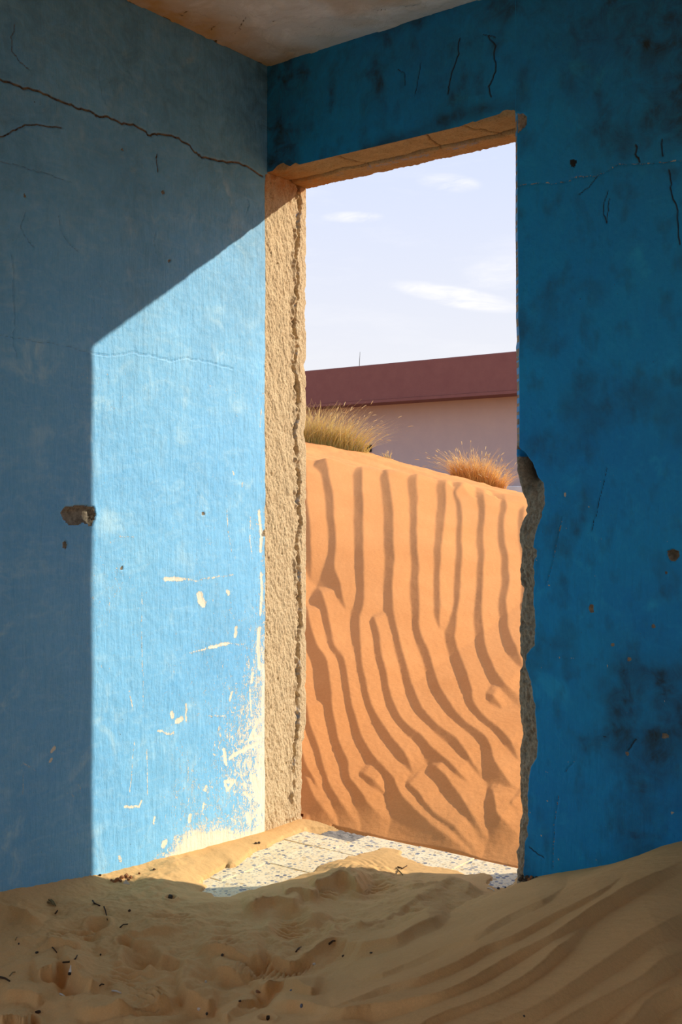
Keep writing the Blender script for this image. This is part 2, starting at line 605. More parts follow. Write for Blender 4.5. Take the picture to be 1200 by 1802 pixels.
MAT = {
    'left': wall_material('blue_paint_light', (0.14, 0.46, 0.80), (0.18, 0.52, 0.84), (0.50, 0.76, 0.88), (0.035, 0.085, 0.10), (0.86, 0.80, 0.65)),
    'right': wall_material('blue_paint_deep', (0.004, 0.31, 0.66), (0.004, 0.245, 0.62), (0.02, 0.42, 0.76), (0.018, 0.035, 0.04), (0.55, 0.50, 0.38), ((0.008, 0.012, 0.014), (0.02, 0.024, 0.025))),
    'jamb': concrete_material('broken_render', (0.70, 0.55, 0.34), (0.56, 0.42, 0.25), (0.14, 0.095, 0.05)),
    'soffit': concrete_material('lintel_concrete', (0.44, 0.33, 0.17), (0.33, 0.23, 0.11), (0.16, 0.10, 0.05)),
    'core': plain('block_wall', (0.45, 0.38, 0.28), (0.33, 0.27, 0.19), 14),
    'ceiling': ceiling_material(),
    'sand_in': sand_material('pale_sand', (0.78, 0.475, 0.20), (0.70, 0.42, 0.17), (0.42, 0.24, 0.09)),
    'sand_out': sand_material('orange_sand', (0.79, 0.345, 0.118), (0.73, 0.305, 0.098), (0.50, 0.20, 0.06), 420, 0.2),
    'terrazzo': terrazzo(),
    'mortar': plain('grey_mortar', (0.33, 0.29, 0.24), (0.22, 0.20, 0.18), 30, 0.95, 0.6, 0.004),
    'bed': plain('screed', (0.50, 0.38, 0.22), (0.36, 0.26, 0.15), 12),
    'fascia': plain('maroon_render', (0.23, 0.105, 0.09), (0.205, 0.09, 0.08), 5, 0.9, 0.2, 0.01),
    'facade': plain('pink_render', (0.52, 0.41, 0.36), (0.47, 0.37, 0.34), 2.5, 0.9, 0.25, 0.01),
    'white': plain('white_kerb', (0.80, 0.76, 0.68), None, 4),
    'dark': plain('dark_metal', (0.03, 0.025, 0.02), None, 10),
    'grass': grass_material('dry_grass', (0.75, 0.58, 0.20), (0.46, 0.48, 0.16), (0.85, 0.62, 0.26)),
    'grass2': grass_material('straw_grass', (0.82, 0.52, 0.16), (0.62, 0.42, 0.13), (0.90, 0.60, 0.24)),
    'seed': plain('seed_heads', (0.66, 0.52, 0.28), (0.55, 0.40, 0.18), 30),
    'twig': plain('dead_twig', (0.055, 0.035, 0.022), (0.09, 0.055, 0.03), 60),
    'straw': plain('pale_straw', (0.36, 0.27, 0.12), (0.24, 0.18, 0.08), 60),
    'clod': plain('red_clod', (0.42, 0.19, 0.08), (0.26, 0.12, 0.055), 60, 0.95, 0.5),
    'stone': plain('dark_stone', (0.06, 0.05, 0.04), (0.12, 0.10, 0.075), 60, 0.9, 0.5),
    'chipw': plain('white_plaster_chip', (0.80, 0.76, 0.68), (0.62, 0.57, 0.48), 60),
    'chipb': plain('grey_blue_chip', (0.16, 0.19, 0.26), (0.10, 0.12, 0.16), 60),
    'ash': plain('charred_tip', (0.035, 0.03, 0.026), None, 80),
}

# ------------------------------------------------------------------ room: size in metres, corner at the origin
CEIL = 2.594
DOORW = 0.9435
DOORH = 2.233
WT = 0.216                       # wall thickness
ROOMX, ROOMY = 4.3, -5.4
ST = 0.0035                      # wall grid pitch


def onL(pts):
    return np.array([hit(x, y, 0, 0.0)[1:] for x, y in pts])


def onR(pts, yv=0.0):
    h = [hit(x, y, 1, yv) for x, y in pts]
    return np.array([[p[0], p[2]] for p in h])


def jitter(pts, amp, n=5, seed=1):
    """refine a crack polyline and give it small kinks"""
    r = np.random.RandomState(seed)
    p = np.asarray(pts, float)
    out = []
    for a, b in zip(p[:-1], p[1:]):
        for k in range(n):
            q = a + (b - a) * k / n
            out.append(q + (r.rand(2) - 0.5) * 2 * amp)
    out.append(p[-1])
    return np.array(out)


# ---- left wall -------------------------------------------------------------
def build_wall_left():
    ys = np.concatenate([np.linspace(ROOMY, -1.9, 26)[:-1], np.linspace(-1.9, -1.32, 60)[:-1], np.arange(-1.32, -0.0115, ST), [-0.0115]])
    zs = np.arange(-0.06, CEIL + ST, ST)
    Yg, Zg = np.meshgrid(ys, zs)
    edge = fbm(Zg * 18, Zg * 0 + 3.3, 4, 5) * 0.004          # slightly ragged edge of the paint at the jamb
    Yg = Yg + edge * sstep(-0.03, -0.0115, Yg) * (Zg < DOORH + 0.03)
    Yg = np.where(Zg > DOORH - 0.005, Yg + 0.0115 * sstep(-0.05, -0.0115, Yg), Yg)
    X = fbm(Yg * 3, Zg * 3, 3, 11) * 0.004 + fbm(Yg * 22, Zg * 14, 4, 12) * 0.0012
    # trowel strokes
    X += np.clip(fbm(Yg * 9 + Zg * 3, Zg * 70 - Yg * 60, 2, 14), 0, 1) * 0.0010
    crack = np.zeros_like(X)
    chip = np.zeros_like(X)
    bare = np.zeros_like(X)
    half = lambda s, oy=0: [(a / 2, b / 2 + oy) for a, b in s]
    cr = [
        (half([(-200, 200), (-80, 250), (0, 278), (70, 305), (140, 320), (200, 352), (250, 365), (280, 380), (320, 390), (345, 408), (380, 410), (430, 437), (470, 437), (500, 455), (530, 478), (560, 468), (620, 483), (660, 505), (690, 535), (710, 552), (770, 567), (830, 572), (880, 590), (925, 620)]), 0.0044, 1.0, 1),
        (half([(-120, 520), (-40, 495), (0, 480), (50, 460), (90, 438), (150, 440), (220, 450)]), 0.0034, 0.9, 2),
        (half([(-60, 556), (0, 568), (60, 580), (120, 600), (180, 615), (250, 640)]), 0.0024, 0.6, 3),
        (half([(-100, 268), (0, 280), (60, 292), (120, 300), (200, 310), (260, 325), (330, 345), (400, 350), (470, 340), (540, 355), (600, 370), (660, 362), (740, 375), (820, 400)], 450), 0.0022, 0.55, 4),
        (half([(45, 0), (50, 80), (45, 150), (55, 215), (45, 290), (60, 360)], 450), 0.0024, 0.5, 5),
        (half([(552, 540), (553, 570), (556, 605)]), 0.0034, 0.9, 6),
        (half([(55, 90), (40, 130), (45, 180), (70, 215), (105, 243)]), 0.0026, 0.8, 7),
        (half([(545, 820), (540, 850), (545, 890)]), 0.0022, 0.6, 8),
        (half([(210, 760), (215, 810), (240, 860), (275, 885)]), 0.0022, 0.6, 9),
        (half([(90, 740), (75, 800), (100, 850), (120, 870)]), 0.0022, 0.55, 10),
        (half([(355, 230), (350, 290), (365, 340), (375, 365)]), 0.0022, 0.5, 11),
        (half([(870, 690), (875, 720), (865, 760)]), 0.0022, 0.55, 12),
    ]
    for pts, w, a, sd in cr:
        D, S, T = polydist(Yg, Zg, jitter(onL(pts), 0.0032, 4, sd), 0.03)
        k = np.clip(1.25 - D / w, 0, 1) * a
        crack = np.maximum(crack, k)
        X -= np.clip(1 - D / (w * 1.1), 0, 1) * 0.006 * a
        X += np.exp(-((D - w * 1.8) / (w * 0.9)) ** 2) * 0.0012 * a * (S > 0)
    hb = [(106, 902), (112, 893), (117, 892), (140, 889), (165, 892), (169, 905), (166, 915), (160, 927), (152, 922), (145, 920), (138, 925), (125, 924), (117, 921), (111, 914)]
    holes = [(hb, 0.016)]
    for (px, py, a, b) in ((114, 959, 4, 7), (297, 459, 3, 3), (358, 904, 3, 3), (214, 1000, 3, 4), (466, 938, 5, 7), (287, 338, 2, 4), (43, 344, 2, 3), (215, 262, 2, 3)):
        holes.append(([(px + a * math.cos(t) * (1 + .3 * math.sin(3 * t)), py + b * math.sin(t)) for t in np.linspace(0, 2 * math.pi, 9)[:-1]], 0.007))
    for pts, dep in holes:
        P = onL(pts)
        inside = inpoly(Yg + fbm(Yg * 90, Zg * 90, 2, 21) * .003, Zg + fbm(Yg * 90, Zg * 90, 2, 22) * .003, P)
        D, _, _ = polydist(Yg, Zg, np.vstack([P, P[:1]]), 0.08)
        bare = np.maximum(bare, inside * 1.0)
        X -= inside * (dep * np.clip(D / 0.012, 0.35, 1) + fbm(Yg * 70, Zg * 70, 3, 23) * 0.004)
        X += (~inside) * np.exp(-(D / 0.012) ** 2) * 0.0015
    # white losses traced from the photo, in the lower lit part
    o = 1000
    lines = [
        ([(570, 37), (610, 40), (645, 36), (690, 45), (720, 38), (770, 30), (820, 22)], 4, .50), ([(580, 38), (640, 39)], 6, .62),
        ([(702, 92), (706, 112), (716, 126)], 9, .72), ([(830, 212), (828, 238)], 6, .66),
        ([(670, 297), (700, 290), (745, 280), (760, 278), (790, 265), (855, 268)], 4, .5), ([(735, 281), (800, 265)], 5, .62),
        ([(808, 668), (850, 642), (880, 628), (912, 612)], 6, .66), ([(725, 520), (795, 520)], 3, .5),
        ([(605, 510), (607, 520)], 7, .66), ([(622, 540), (640, 530)], 7, .7), ([(655, 480), (655, 535)], 4, .55),
        ([(500, 85), (500, 250), (503, 490)], 2.2, .5), ([(518, 640), (518, 800)], 2.2, .55), ([(455, 430), (465, 495)], 3, .5),
        ([(472, 610), (465, 700), (455, 790)], 2.2, .5), ([(790, 752), (825, 748), (800, 782), (792, 760)], 5, .66),
        ([(440, 840), (490, 838), (497, 820)], 3.5, .6), ([(788, 640), (796, 690)], 6, .66), ([(768, 560), (776, 590)], 3.5, .55),
        ([(555, 570), (600, 585), (612, 575)], 4, .55), ([(660, 640), (662, 750)], 2.4, .5), ([(815, 440), (808, 465)], 5, .6), ([(725, 770), (720, 780)], 6, .6),
        ([(668, 870), (668, 890)], 6, .65), ([(545, 880), (540, 900)], 5, .55), ([(580, 965), (575, 975)], 10, .6), ([(420, 1015), (425, 1030)], 5, .55),
        ([(840, 690), (850, 740), (870, 790)], 5, .55), ([(870, 870), (880, 890)], 12, .62), ([(716, 828), (714, 840)], 5, .6),
        ([(918, 20), (920, 80), (915, 160)], 6, .62), ([(912, 215), (908, 280), (914, 350)], 8, .66), ([(888, 370), (885, 400)], 7, .6), ([(880, 430), (885, 520)], 4, .6),
        ([(905, 540), (880, 600), (920, 590)], 8, .64), ([(890, 740), (905, 790), (925, 830)], 16, .64), ([(905, 690), (915, 740)], 9, .62), ([(860, 790), (885, 810)], 6, .6),
        ([(185, 645), (192, 632)], 5, .62), ([(175, 680), (185, 672)], 4, .58), ([(78, 690), (80, 795)], 2, .5), ([(80, 685), (128, 715)], 2, .5),
        ([(920, -560), (915, -500)], 4, .5), ([(912, -200), (920, -120), (918, -60)], 7, .6), ([(800, -210), (805, -120), (815, -60)], 3, .5), ([(820, -340), (822, -330)], 4, .55), ([(850, -290), (854, -300)], 4, .55),
        ([(795, -255), (835, -235)], 3, .45), ([(420, -113), (470, -110)], 3, .5), ([(800, 80), (805, 90)], 7, .6), ([(885, -180), (880, -100), (888, -30)], 3, .5),
    ]
    for pts, w, a in lines:
        D, _, _ = polydist(Yg, Zg, jitter(onL([(x / 2, y / 2 + o) for x, y in pts]), 0.002, 3, int(pts[0][0])), 0.08)
        ww = w * 0.5 * 0.0021
        chip = np.maximum(chip, np.clip(1.2 - 0.42 * D / ww, 0, 1) * a)
    band = onL([(x / 2, y / 2 + o) for x, y in [(950, 850), (900, 885), (850, 905), (800, 890), (740, 895), (700, 895), (650, 915), (615, 950), (600, 985), (550, 1015), (520, 1060), (640, 1090), (760, 1060), (960, 990)]])
    ins = inpoly(Yg + fbm(Yg * 26, Zg * 26, 4, 31, .65) * .035, Zg + fbm(Yg * 26, Zg * 26, 4, 32, .65) * .035, band)
    D, _, _ = polydist(Yg, Zg, np.vstack([band, band[:1]]), 0.2)
    chip = np.maximum(chip, np.where(ins, 0.46 + 0.16 * sstep(0, 0.06, D), 0.47 * np.exp(-D / 0.07)))
    # general probability: towards the door edge and low down
    near = np.exp(-np.clip(-Yg, 0, 9) / 0.045) * sstep(1.75, 0.5, Zg)
    low = sstep(0.95, 0.12, Zg) * sstep(-0.62, -0.1, Yg)
    gen = 0.350 + 0.165 * near + 0.12 * low + fbm(Yg * 5, Zg * 3, 3, 33) * 0.06
    gen = np.where((Yg > -0.85) & (Zg < 1.5), gen, 0.30)
    chip = np.maximum(chip, gen)
    X -= (chip > 0.55) * 0.0006
    # darker tone: strongest under the ceiling and in the corner
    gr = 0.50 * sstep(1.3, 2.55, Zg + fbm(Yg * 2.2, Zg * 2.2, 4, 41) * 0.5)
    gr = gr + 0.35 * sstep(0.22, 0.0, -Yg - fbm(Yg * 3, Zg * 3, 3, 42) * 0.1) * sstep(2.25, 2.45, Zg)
    gr = gr + 0.07 * sstep(0.1, 0.5, fbm(Yg * 4, Zg * 2, 4, 43))
    ym, zm = 0.5 * (Yg[:-1, :-1] + Yg[:-1, 1:]), Zg[:-1, :-1]
    solid = ~((ym > -5.2) & (ym < -1.9) & (zm < 2.4))          # unseen opening added further along this wall to let light in
    w = grid_mesh('wall_left', X, Yg, Zg, MAT['left'], keep=solid, attrs=dict(crack=crack, chip=chip, bare=bare, dark_tone=np.clip(gr, 0, 1)),
                  kind='structure', label='pale blue painted wall with cracks and a patch of sunlight')
    MB().box(-0.22, -0.03, -1.9, WT, -0.3, CEIL + 0.02).box(-0.22, -0.03, ROOMY, -5.2, -0.3, CEIL + 0.02).box(-0.22, -0.03, -5.2, -1.9, 2.4, CEIL + 0.02)\
        .box(-0.22, 0.004, -1.925, -1.89, -0.3, 2.41).box(-0.22, 0.004, -5.2, -1.89, 2.385, 2.41).build('wall_core', MAT['core'], w)

    # the bare end of the wall seen inside the doorway
    yj = np.arange(-0.0135, WT + 0.0012, 0.0025)
    zj = np.arange(-0.05, DOORH + 0.012, 0.0027)
    Yj, Zj = np.meshgrid(yj, zj)
    # outer arris with bites
    bite = np.clip(fbm(Zj * 14, Zj * 0 + 1.7, 4, 51) - 0.1, 0, 1) * 0.02
    for z0, dz, dp in ((1.60, 0.02, 0.012), (1.36, 0.03, 0.010), (1.12, 0.012, 0.006), (0.30, 0.02, 0.012), (1.87, 0.012, 0.006)):
        bite = bite + dp * np.exp(-((Zj - z0) / dz) ** 2)
    lowcut = sstep(0.29, 0.27, Zj) * 0.022
    tY = sstep(0.10, WT, Yj)
    Yv = Yj - (bite + lowcut) * tY
    rough = fbm(Yj * 30 + Zj * 7, Zj * 13, 5, 52, 0.68) * 0.0066 + fbm(Yj * 120 + Zj * 20, Zj * 70, 3, 53) * 0.0036
    pits = np.clip(fbm(Yj * 60, Zj * 40, 4, 54, .6) - 0.40, 0, 1) * 0.028
    gz = [(2.22, .172), (2.15, .176), (2.05, .168), (1.98, .158), (1.90, .166), (1.80, .158), (1.73, .150), (1.66, .160), (1.60, .150), (1.55, .165), (1.45, .172), (1.38, .158), (1.30, .160),
          (1.20, .178), (1.12, .168), (1.06, .185), (0.98, .162), (0.90, .170), (0.78, .176), (0.70, .182), (0.62, .168), (0.50, .172), (0.42, .164), (0.33, .170), (0.25, .160), (0.12, .155), (-0.05, .150)]
    yg = np.interp(Zj, [a for a, b in gz[::-1]], [b for a, b in gz[::-1]]) + fbm(Zj * 40, Zj * 0 + 9, 3, 55) * 0.010
    gw = np.maximum(0.004, 0.0085 + 0.011 * fbm(Zj * 26, Zj * 0 + 4, 3, 56))
    gd = np.clip(0.62 + 1.1 * fbm(Zj * 17, Zj * 0 + 2, 3, 57), 0.05, 1.15) * sstep(0.05, 0.3, Zj)
    g = np.exp(-np.abs((Yj - yg) / gw) ** 3) * gd
    lump = np.exp(-((Yj - yg + 0.012) / 0.011) ** 2) * np.clip(fbm(Zj * 24, Yj * 24 + 7, 3, 58), 0, 1) * 0.024
    lump = lump + np.exp(-((Yj - yg - 0.010) / 0.006) ** 2) * np.clip(fbm(Zj * 30, Zj * 0 + 8, 3, 59) + .1, 0, 1) * 0.008
    Xj = -0.004 + rough * (1 - 0.6 * sstep(0.188, 0.2, Yj)) - pits * (Yj < 0.19) - g * 0.026 + lump
    Xj = np.minimum(Xj, 0.012)
    Xj[:, :2] -= 0.004
    Xj[:, -1] -= 0.05                                       # the outer arris turns out of sight
    Yv[:, -1] = Yv[:, -2] + 0.0005
    fleck = np.exp(-((Yj - yg - 0.002) / 0.008) ** 2) * sstep(0.05, 0.3, fbm(Zj * 12, Zj * 0 + 5, 3, 60)) * 1.5
    bounce_tint = sstep(2.13, 2.225, Zj + fbm(Yj * 20, Zj * 20, 3, 61) * 0.06) * 0.9  # orange bounce light painted in towards the top of the reveal
    grid_mesh('door_reveal', Xj, Yv, Zj, MAT['jamb'], w, attrs=dict(groove=np.clip(g + pits * 18 * (Yj < .19), 0, 1), fleck=np.clip(fleck, 0, 1), bounce_tint=bounce_tint),
              label='rough tan broken render on the end of the wall')
    # outside face of the house to the left of the doorway
    MB().box(-5, -0.03, 0.03, WT - 0.012, -0.3, CEIL + 0.15).build('wall_outside', MAT['core'], w)


# ---- wall with the doorway -------------------------------------------------
def right_relief(X, Z):
    y = fbm(X * 3 + 40, Z * 3, 3, 71) * 0.004 + fbm(X * 20 + 40, Z * 16, 4, 72) * 0.0013
    y = y + np.clip(fbm(X * 9 - Z * 3, Z * 60 + X * 60, 2, 74), 0, 1) * 0.0010
    return -y


RCR = [
    ([(910, 330), (922, 324), (945, 321), (957, 323), (980, 322), (1000, 318), (1010, 311), (1030, 309), (1050, 308), (1070, 300), (1085, 289), (1100, 288), (1130, 288), (1165, 285), (1200, 283), (1260, 280)], .0036, 'light', 1),
    ([(808, 66), (806, 95), (797, 120), (790, 150), (788, 165)], .0040, 'dark', 2),
    ([(858, 65), (872, 80), (868, 100), (873, 115), (868, 135), (860, 152), (864, 170)], .0044, 'dark', 3),
    ([(850, 60), (872, 66)], .0030, 'dark', 4),
    ([(1178, 300), (1180, 330), (1190, 370), (1196, 430)], .0040, 'dark', 5),
    ([(1068, 335), (1060, 370), (1066, 392), (1072, 350)], .0030, 'dark', 6),
    ([(1050, 310), (1035, 330), (1018, 342)], .0030, 'dark', 7),
    ([(1068, 822), (1050, 900), (1040, 935)], .0018, 'dark', 8),
    ([(988, 908), (975, 980), (962, 1030)], .0018, 'light', 9),
    ([(983, 1400), (975, 1450), (973, 1530)], .0022, 'light', 10),
    ([(930, 1490), (945, 1502), (957, 1510)], .0030, 'dark', 11),
    ([(1120, 255), (1118, 272), (1125, 285)], .0050, 'dark', 12),
    ([(1165, 245), (1166, 275)], .0040, 'dark', 13),
    ([(740, 110), (733, 150), (730, 165)], .0026, 'dark', 14),
    ([(700, 120), (712, 130), (712, 150)], .0026, 'dark', 15),
    ([(1120, 1300), (1105, 1320)], .0040, 'dark', 16),
    ([(1010, 1340), (995, 1358)], .0020, 'light', 17),
]


def right_features(X, Z):
    Y = right_relief(X, Z)
    crack = np.zeros_like(X)
    chip = np.full_like(X, 0.30) + fbm(X * 6, Z * 6, 3, 75) * 0.05
    bare = np.zeros_like(X)
    for pts, w, kind, sd in RCR:
        D, S, T = polydist(X, Z, jitter(onR(pts), 0.0026, 4, sd + 50), 0.03)
        k = np.clip(1.25 - D / w, 0, 1)
        Y += np.clip(1 - D / (w * 1.1), 0, 1) * 0.004
        if kind == 'dark':
            crack = np.maximum(crack, k * 0.8)
        else:
            chip = np.maximum(chip, 0.50 * np.clip(1.1 - 0.6 * D / w, 0, 1))
            crack = np.maximum(crack, np.clip(1 - D / (w * .5), 0, 1) * 0.7)
    for (px, py, a, b, dep) in ((1184, 977, 10, 12, .03), (1041, 1071, 4, 9, .014), (1170, 1295, 6, 5, .014), (1104, 1326, 3, 4, .01), (1107, 1160, 3, 4, .008), (1150, 1102, 3, 4, .008), (1008, 287, 6, 9, .004),
                                (1078, 1135, 3, 3, .006), (1172, 1008, 2, 3, .006), (1064, 1297, 3, 2, .004)):
        pts = [(px + a * math.cos(t) * (1 + .25 * math.sin(3 * t + px)), py + b * math.sin(t) * (1 + .2 * math.cos(2 * t))) for t in np.linspace(0, 2 * math.pi, 11)[:-1]]
        P = onR(pts)
        ins = inpoly(X, Z, P)
        D, _, _ = polydist(X, Z, np.vstack([P, P[:1]]), 0.06)
        if dep < .005:
            crack = np.maximum(crack, ins * 0.9)
        else:
            bare = np.maximum(bare, np.where(ins, 1.0, np.clip(0.6 - D / 0.004, 0, 1)))
        Y += ins * dep * np.clip(D / 0.008, 0.3, 1)
    # broken corner of plaster above the jamb
    P = onR([(904, 194), (909, 200), (920, 199), (927.5, 205), (925, 220), (912.5, 232), (907, 239), (895, 240), (895, 200)])
    ins = inpoly(X + fbm(X * 80, Z * 80, 2, 78) * .003, Z, P)
    bare = np.maximum(bare, ins * 1.0)
    Y += ins * (0.008 + fbm(X * 60, Z * 60, 3, 79) * 0.006)
    spots = np.clip(fbm(X * 55, Z * 55, 2, 80) - 0.56, 0, 1) * 4 * (Z < 1.2)
    chip = np.maximum(chip, 0.3 + 0.4 * np.clip(spots, 0, 1))
    # darker towards ceiling and corner, plus a stain, mottling and a dirty foot
    gr = 0.42 * sstep(2.0, 2.5, Z + fbm(X * 2.5, Z * 2.5, 4, 81) * 0.35)
    gr = gr + 0.40 * sstep(0.25, 0.02, X) * sstep(2.0, 2.3, Z)
    q = onR([(1150, 1290)])[0]
    gr = gr + 0.85 * np.exp(-(((X - q[0]) / 0.17) ** 2 + ((Z - q[1]) / 0.22) ** 2)) * np.clip(0.8 + fbm(X * 7, Z * 7, 4, 82), 0.2, 1.3)
    q = onR([(1180, 120)])[0]
    gr = gr + 0.45 * np.exp(-(((X - q[0]) / 0.30) ** 2 + ((Z - q[1]) / 0.35) ** 2))
    gr = gr + 0.42 * sstep(0.0, 0.45, fbm(X * 5, Z * 4, 5, 83)) + 0.9 * np.clip(fbm(X * 16, Z * 10, 5, 84) - 0.10, 0, 1)
    gr = gr + 0.6 * sstep(0.20, 0.0, Z + fbm(X * 9, Z * 9, 3, 85) * .1) * sstep(1.06, 0.95, X)
    band = onR([(640, 268), (720, 238), (800, 205), (870, 188), (905, 186)])
    D, S, T = polydist(X, Z, band, 0.2)
    gr = gr + 0.45 * np.exp(-(D / 0.022) ** 2)
    return Y, dict(crack=crack, chip=chip, bare=bare, dark_tone=np.clip(gr, 0, 1))


SIL = [(230, 907), (300, 907.5), (400, 907), (480, 908), (560, 908), (600, 909.5), (612, 908), (640, 909), (700, 910), (730, 909), (775, 910), (790, 909), (830, 910), (850, 915), (862, 919), (890, 929), (898, 926), (905, 927), (920, 918), (940, 914), (955, 915), (965, 919), (985, 918), (1000, 916),
       (1029, 917), (1034, 923), (1050, 920), (1070, 917), (1100, 915), (1150, 916), (1165, 921), (1172, 920), (1180, 915), (1210, 914), (1230, 914.5), (1260, 916), (1290, 921), (1305, 918), (1320, 915), (1400, 916), (1430, 920), (1436, 918), (1450, 915), (1490, 913), (1498, 909), (1525, 912), (1530, 910), (1560, 910), (1620, 910)]
BLU = [(230, 908), (300, 908.5), (400, 908.5), (480, 910), (560, 910), (600, 912), (640, 911), (700, 912), (775, 912), (788, 912), (793, 918), (800, 926), (815, 936), (830, 942), (840, 945), (850, 955), (870, 957), (890, 956), (910, 951), (930, 942), (950, 938), (962, 937), (968, 944), (978, 942), (985, 939), (1000, 938), (1030, 939),
       (1060, 937), (1085, 941), (1110, 940), (1135, 939), (1150, 926), (1165, 922), (1175, 924), (1200, 932), (1230, 937), (1260, 941), (1300, 943), (1320, 944), (1330, 942), (1360, 930), (1400, 927), (1450, 928), (1470, 926), (1480, 923), (1500, 921), (1530, 920), (1560, 919), (1620, 919)]


def build_wall_right():
    zs = np.arange(-0.06, CEIL + ST, ST)
    # boundaries as x(z): traced pixels carried onto planes near the wall face
    YS = 0.034
    sil = np.array([hit(x, y, 1, YS) for y, x in SIL])
    blu = np.array([hit(x, y, 1, 0.0) for y, x in BLU])
    xs = np.interp(zs, sil[::-1, 2], sil[::-1, 0])
    xb = np.interp(zs, blu[::-1, 2], blu[::-1, 0])
    jz = fbm(zs * 45, zs * 0 + 3, 4, 91)
    broken = sstep(1.30, 1.24, zs)
    xs = xs + jz * (0.0012 + 0.0032 * broken)
    xb = xb + fbm(zs * 40, zs * 0 + 8, 4, 92) * (0.0012 + 0.0045 * broken)
    top = zs > DOORH
    xs = np.where(top, DOORW, xs)
    xb = np.where(top, DOORW, np.maximum(xb, xs + 0.019))
    nb = 20
    t = np.linspace(0, 1, nb)[None, :]
    Xb = xs[:, None] + (xb - xs)[:, None] * t
    Zb = np.repeat(zs[:, None], nb, 1)
    dep = YS * (1 - t) + 0.007 * t
    r = fbm(Xb * 40, Zb * 32, 4, 93, 0.62) * 0.011 + fbm(Xb * 120, Zb * 110, 3, 94) * 0.004
    env = np.minimum(1, 6 * (1 - t)) * np.minimum(1, 3 * t + 0.3)
    Yb = dep + r * env * broken[:, None] + 0.002 * r
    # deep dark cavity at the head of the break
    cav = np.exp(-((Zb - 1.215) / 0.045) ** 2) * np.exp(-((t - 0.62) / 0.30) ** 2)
    Yb = Yb + cav * 0.075
    Yb = np.where(top[:, None], right_relief(Xb, Zb), Yb)
    xr = 1.72
    nc = int((xr - DOORW) / ST)
    u = np.linspace(0, 1, nc)[None, :]
    Xp = xb[:, None] + (xr - xb)[:, None] * u
    Zp = np.repeat(zs[:, None], nc, 1)
    Yp, at = right_features(Xp, Zp)
    # far right: coarse
    Xf = np.repeat(np.linspace(xr, ROOMX, 16)[None, 1:], len(zs), 0)
    Zf = np.repeat(zs[:, None], 15, 1)
    Yf = right_relief(Xf, Zf)
    # return into the doorway
    xj = np.where(top, DOORW, np.maximum(np.minimum(xs + 0.004, DOORW + 0.012), DOORW - 0.0))
    Xr = np.stack([np.full_like(zs, DOORW), np.full_like(zs, DOORW), xj], 1)
    Yr = np.stack([np.full_like(zs, WT), np.full_like(zs, 0.11), np.full_like(zs, 0.055)], 1)
    Yr = np.where(top[:, None], 0.02, Yr)
    Zr = np.repeat(zs[:, None], 3, 1)
    X = np.concatenate([Xr, Xb, Xp[:, 1:], Xf], 1)
    Y = np.concatenate([Yr, Yb, Yp[:, 1:], Yf], 1)
    Z = np.concatenate([Zr, Zb, Zp[:, 1:], Zf], 1)
    n = len(zs)

    def cat(k, vb, vf):
        return np.concatenate([np.repeat(np.where(top[:, None], vf, vb), 3, 1), np.where(top[:, None], vf, np.full((n, nb), vb)), at[k][:, 1:], np.full((n, 15), vf)], 1)
    bare = cat('bare', 1.0, 0.0)
    hi = ~top & (zs > 1.245)
    bare[hi, 3:3 + nb] = np.where(t > 0.9, 0.0, 0.4 + 0.6 * (jz[hi][:, None] > 0.0))
    crack_and_shade = cat('crack', 0., 0.)
    crack_and_shade[:, 3:3 + nb] = np.maximum(crack_and_shade[:, 3:3 + nb], np.clip(cav * 1.3 - 0.25, 0, 0.62) * broken[:, None])  # shade inside the cavity painted as dark colour
    attrs = dict(crack=crack_and_shade, chip=cat('chip', 0., .3), bare=bare, dark_tone=cat('dark_tone', 0., .2))
    kf = np.ones((X.shape[0] - 1, X.shape[1] - 1), bool)
    kf[top[:-1], :2 + nb] = False
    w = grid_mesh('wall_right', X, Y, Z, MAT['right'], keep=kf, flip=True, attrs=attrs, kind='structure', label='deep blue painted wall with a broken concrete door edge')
    MB().box(1.02, ROOMX, 0.09, WT, -0.3, CEIL + 0.02).build('wall_core', MAT['core'], w)
    # over the door
    ragged = [(440, 312), (469, 306), (480, 301.5), (487.6, 293), (492, 290), (498.6, 287), (505, 291), (511, 293), (520.6, 287), (529, 291), (545, 289), (567, 284), (591, 279.5), (620, 272.5), (650, 265), (700, 251.5), (745, 240), (750, 236), (757, 237), (775, 232.5), (800, 227.5), (812, 222),
              (825, 217.5), (832, 214), (836, 215.5), (850, 210), (880, 201), (884, 196), (893, 193.5), (900, 195), (905, 194), (909, 200), (930, 196)]
    rp = onR(ragged)
    xs2 = np.arange(0, DOORW + 0.001, ST)
    xs2[-1] = DOORW
    zb = np.interp(xs2, rp[:, 0], rp[:, 1]) + np.abs(fbm(xs2 * 60, xs2 * 0 + 2, 4, 95)) * 0.004
    zb = np.maximum(zb, DOORH + 0.0015)
    nr = 100
    v = np.linspace(0, 1, nr)[:, None]
    Xl = np.repeat(xs2[None, :], nr, 0)
    Zl = zb[None, :] + (CEIL + ST - zb[None, :]) * v
    Yl, at = right_features(Xl, Zl)
    at['bare'] = np.maximum(at['bare'], np.clip(0.55 - (Zl - zb[None, :]) / 0.006, 0, 1))
    grid_mesh('wall_over_door', Xl, Yl, Zl, MAT['right'], w, attrs=at)
    # underside of the lintel
    yv = np.concatenate([[-0.001, 0.004, 0.012], np.arange(0.016, WT, 0.004), [WT, WT + 0.001]])
    Xs, Ys = np.meshgrid(xs2, yv)
    ro = fbm(Xs * 14, Ys * 18, 5, 96, 0.6) * 0.006 + fbm(Xs * 90, Ys * 90, 3, 97) * 0.0016
    stepl = sstep(0.0, 0.010, Ys - 0.125 - fbm(Xs * 6, Ys * 0, 3, 98) * 0.02) * 0.006        # form-board step
    Zs = DOORH + ro - stepl + 0.002
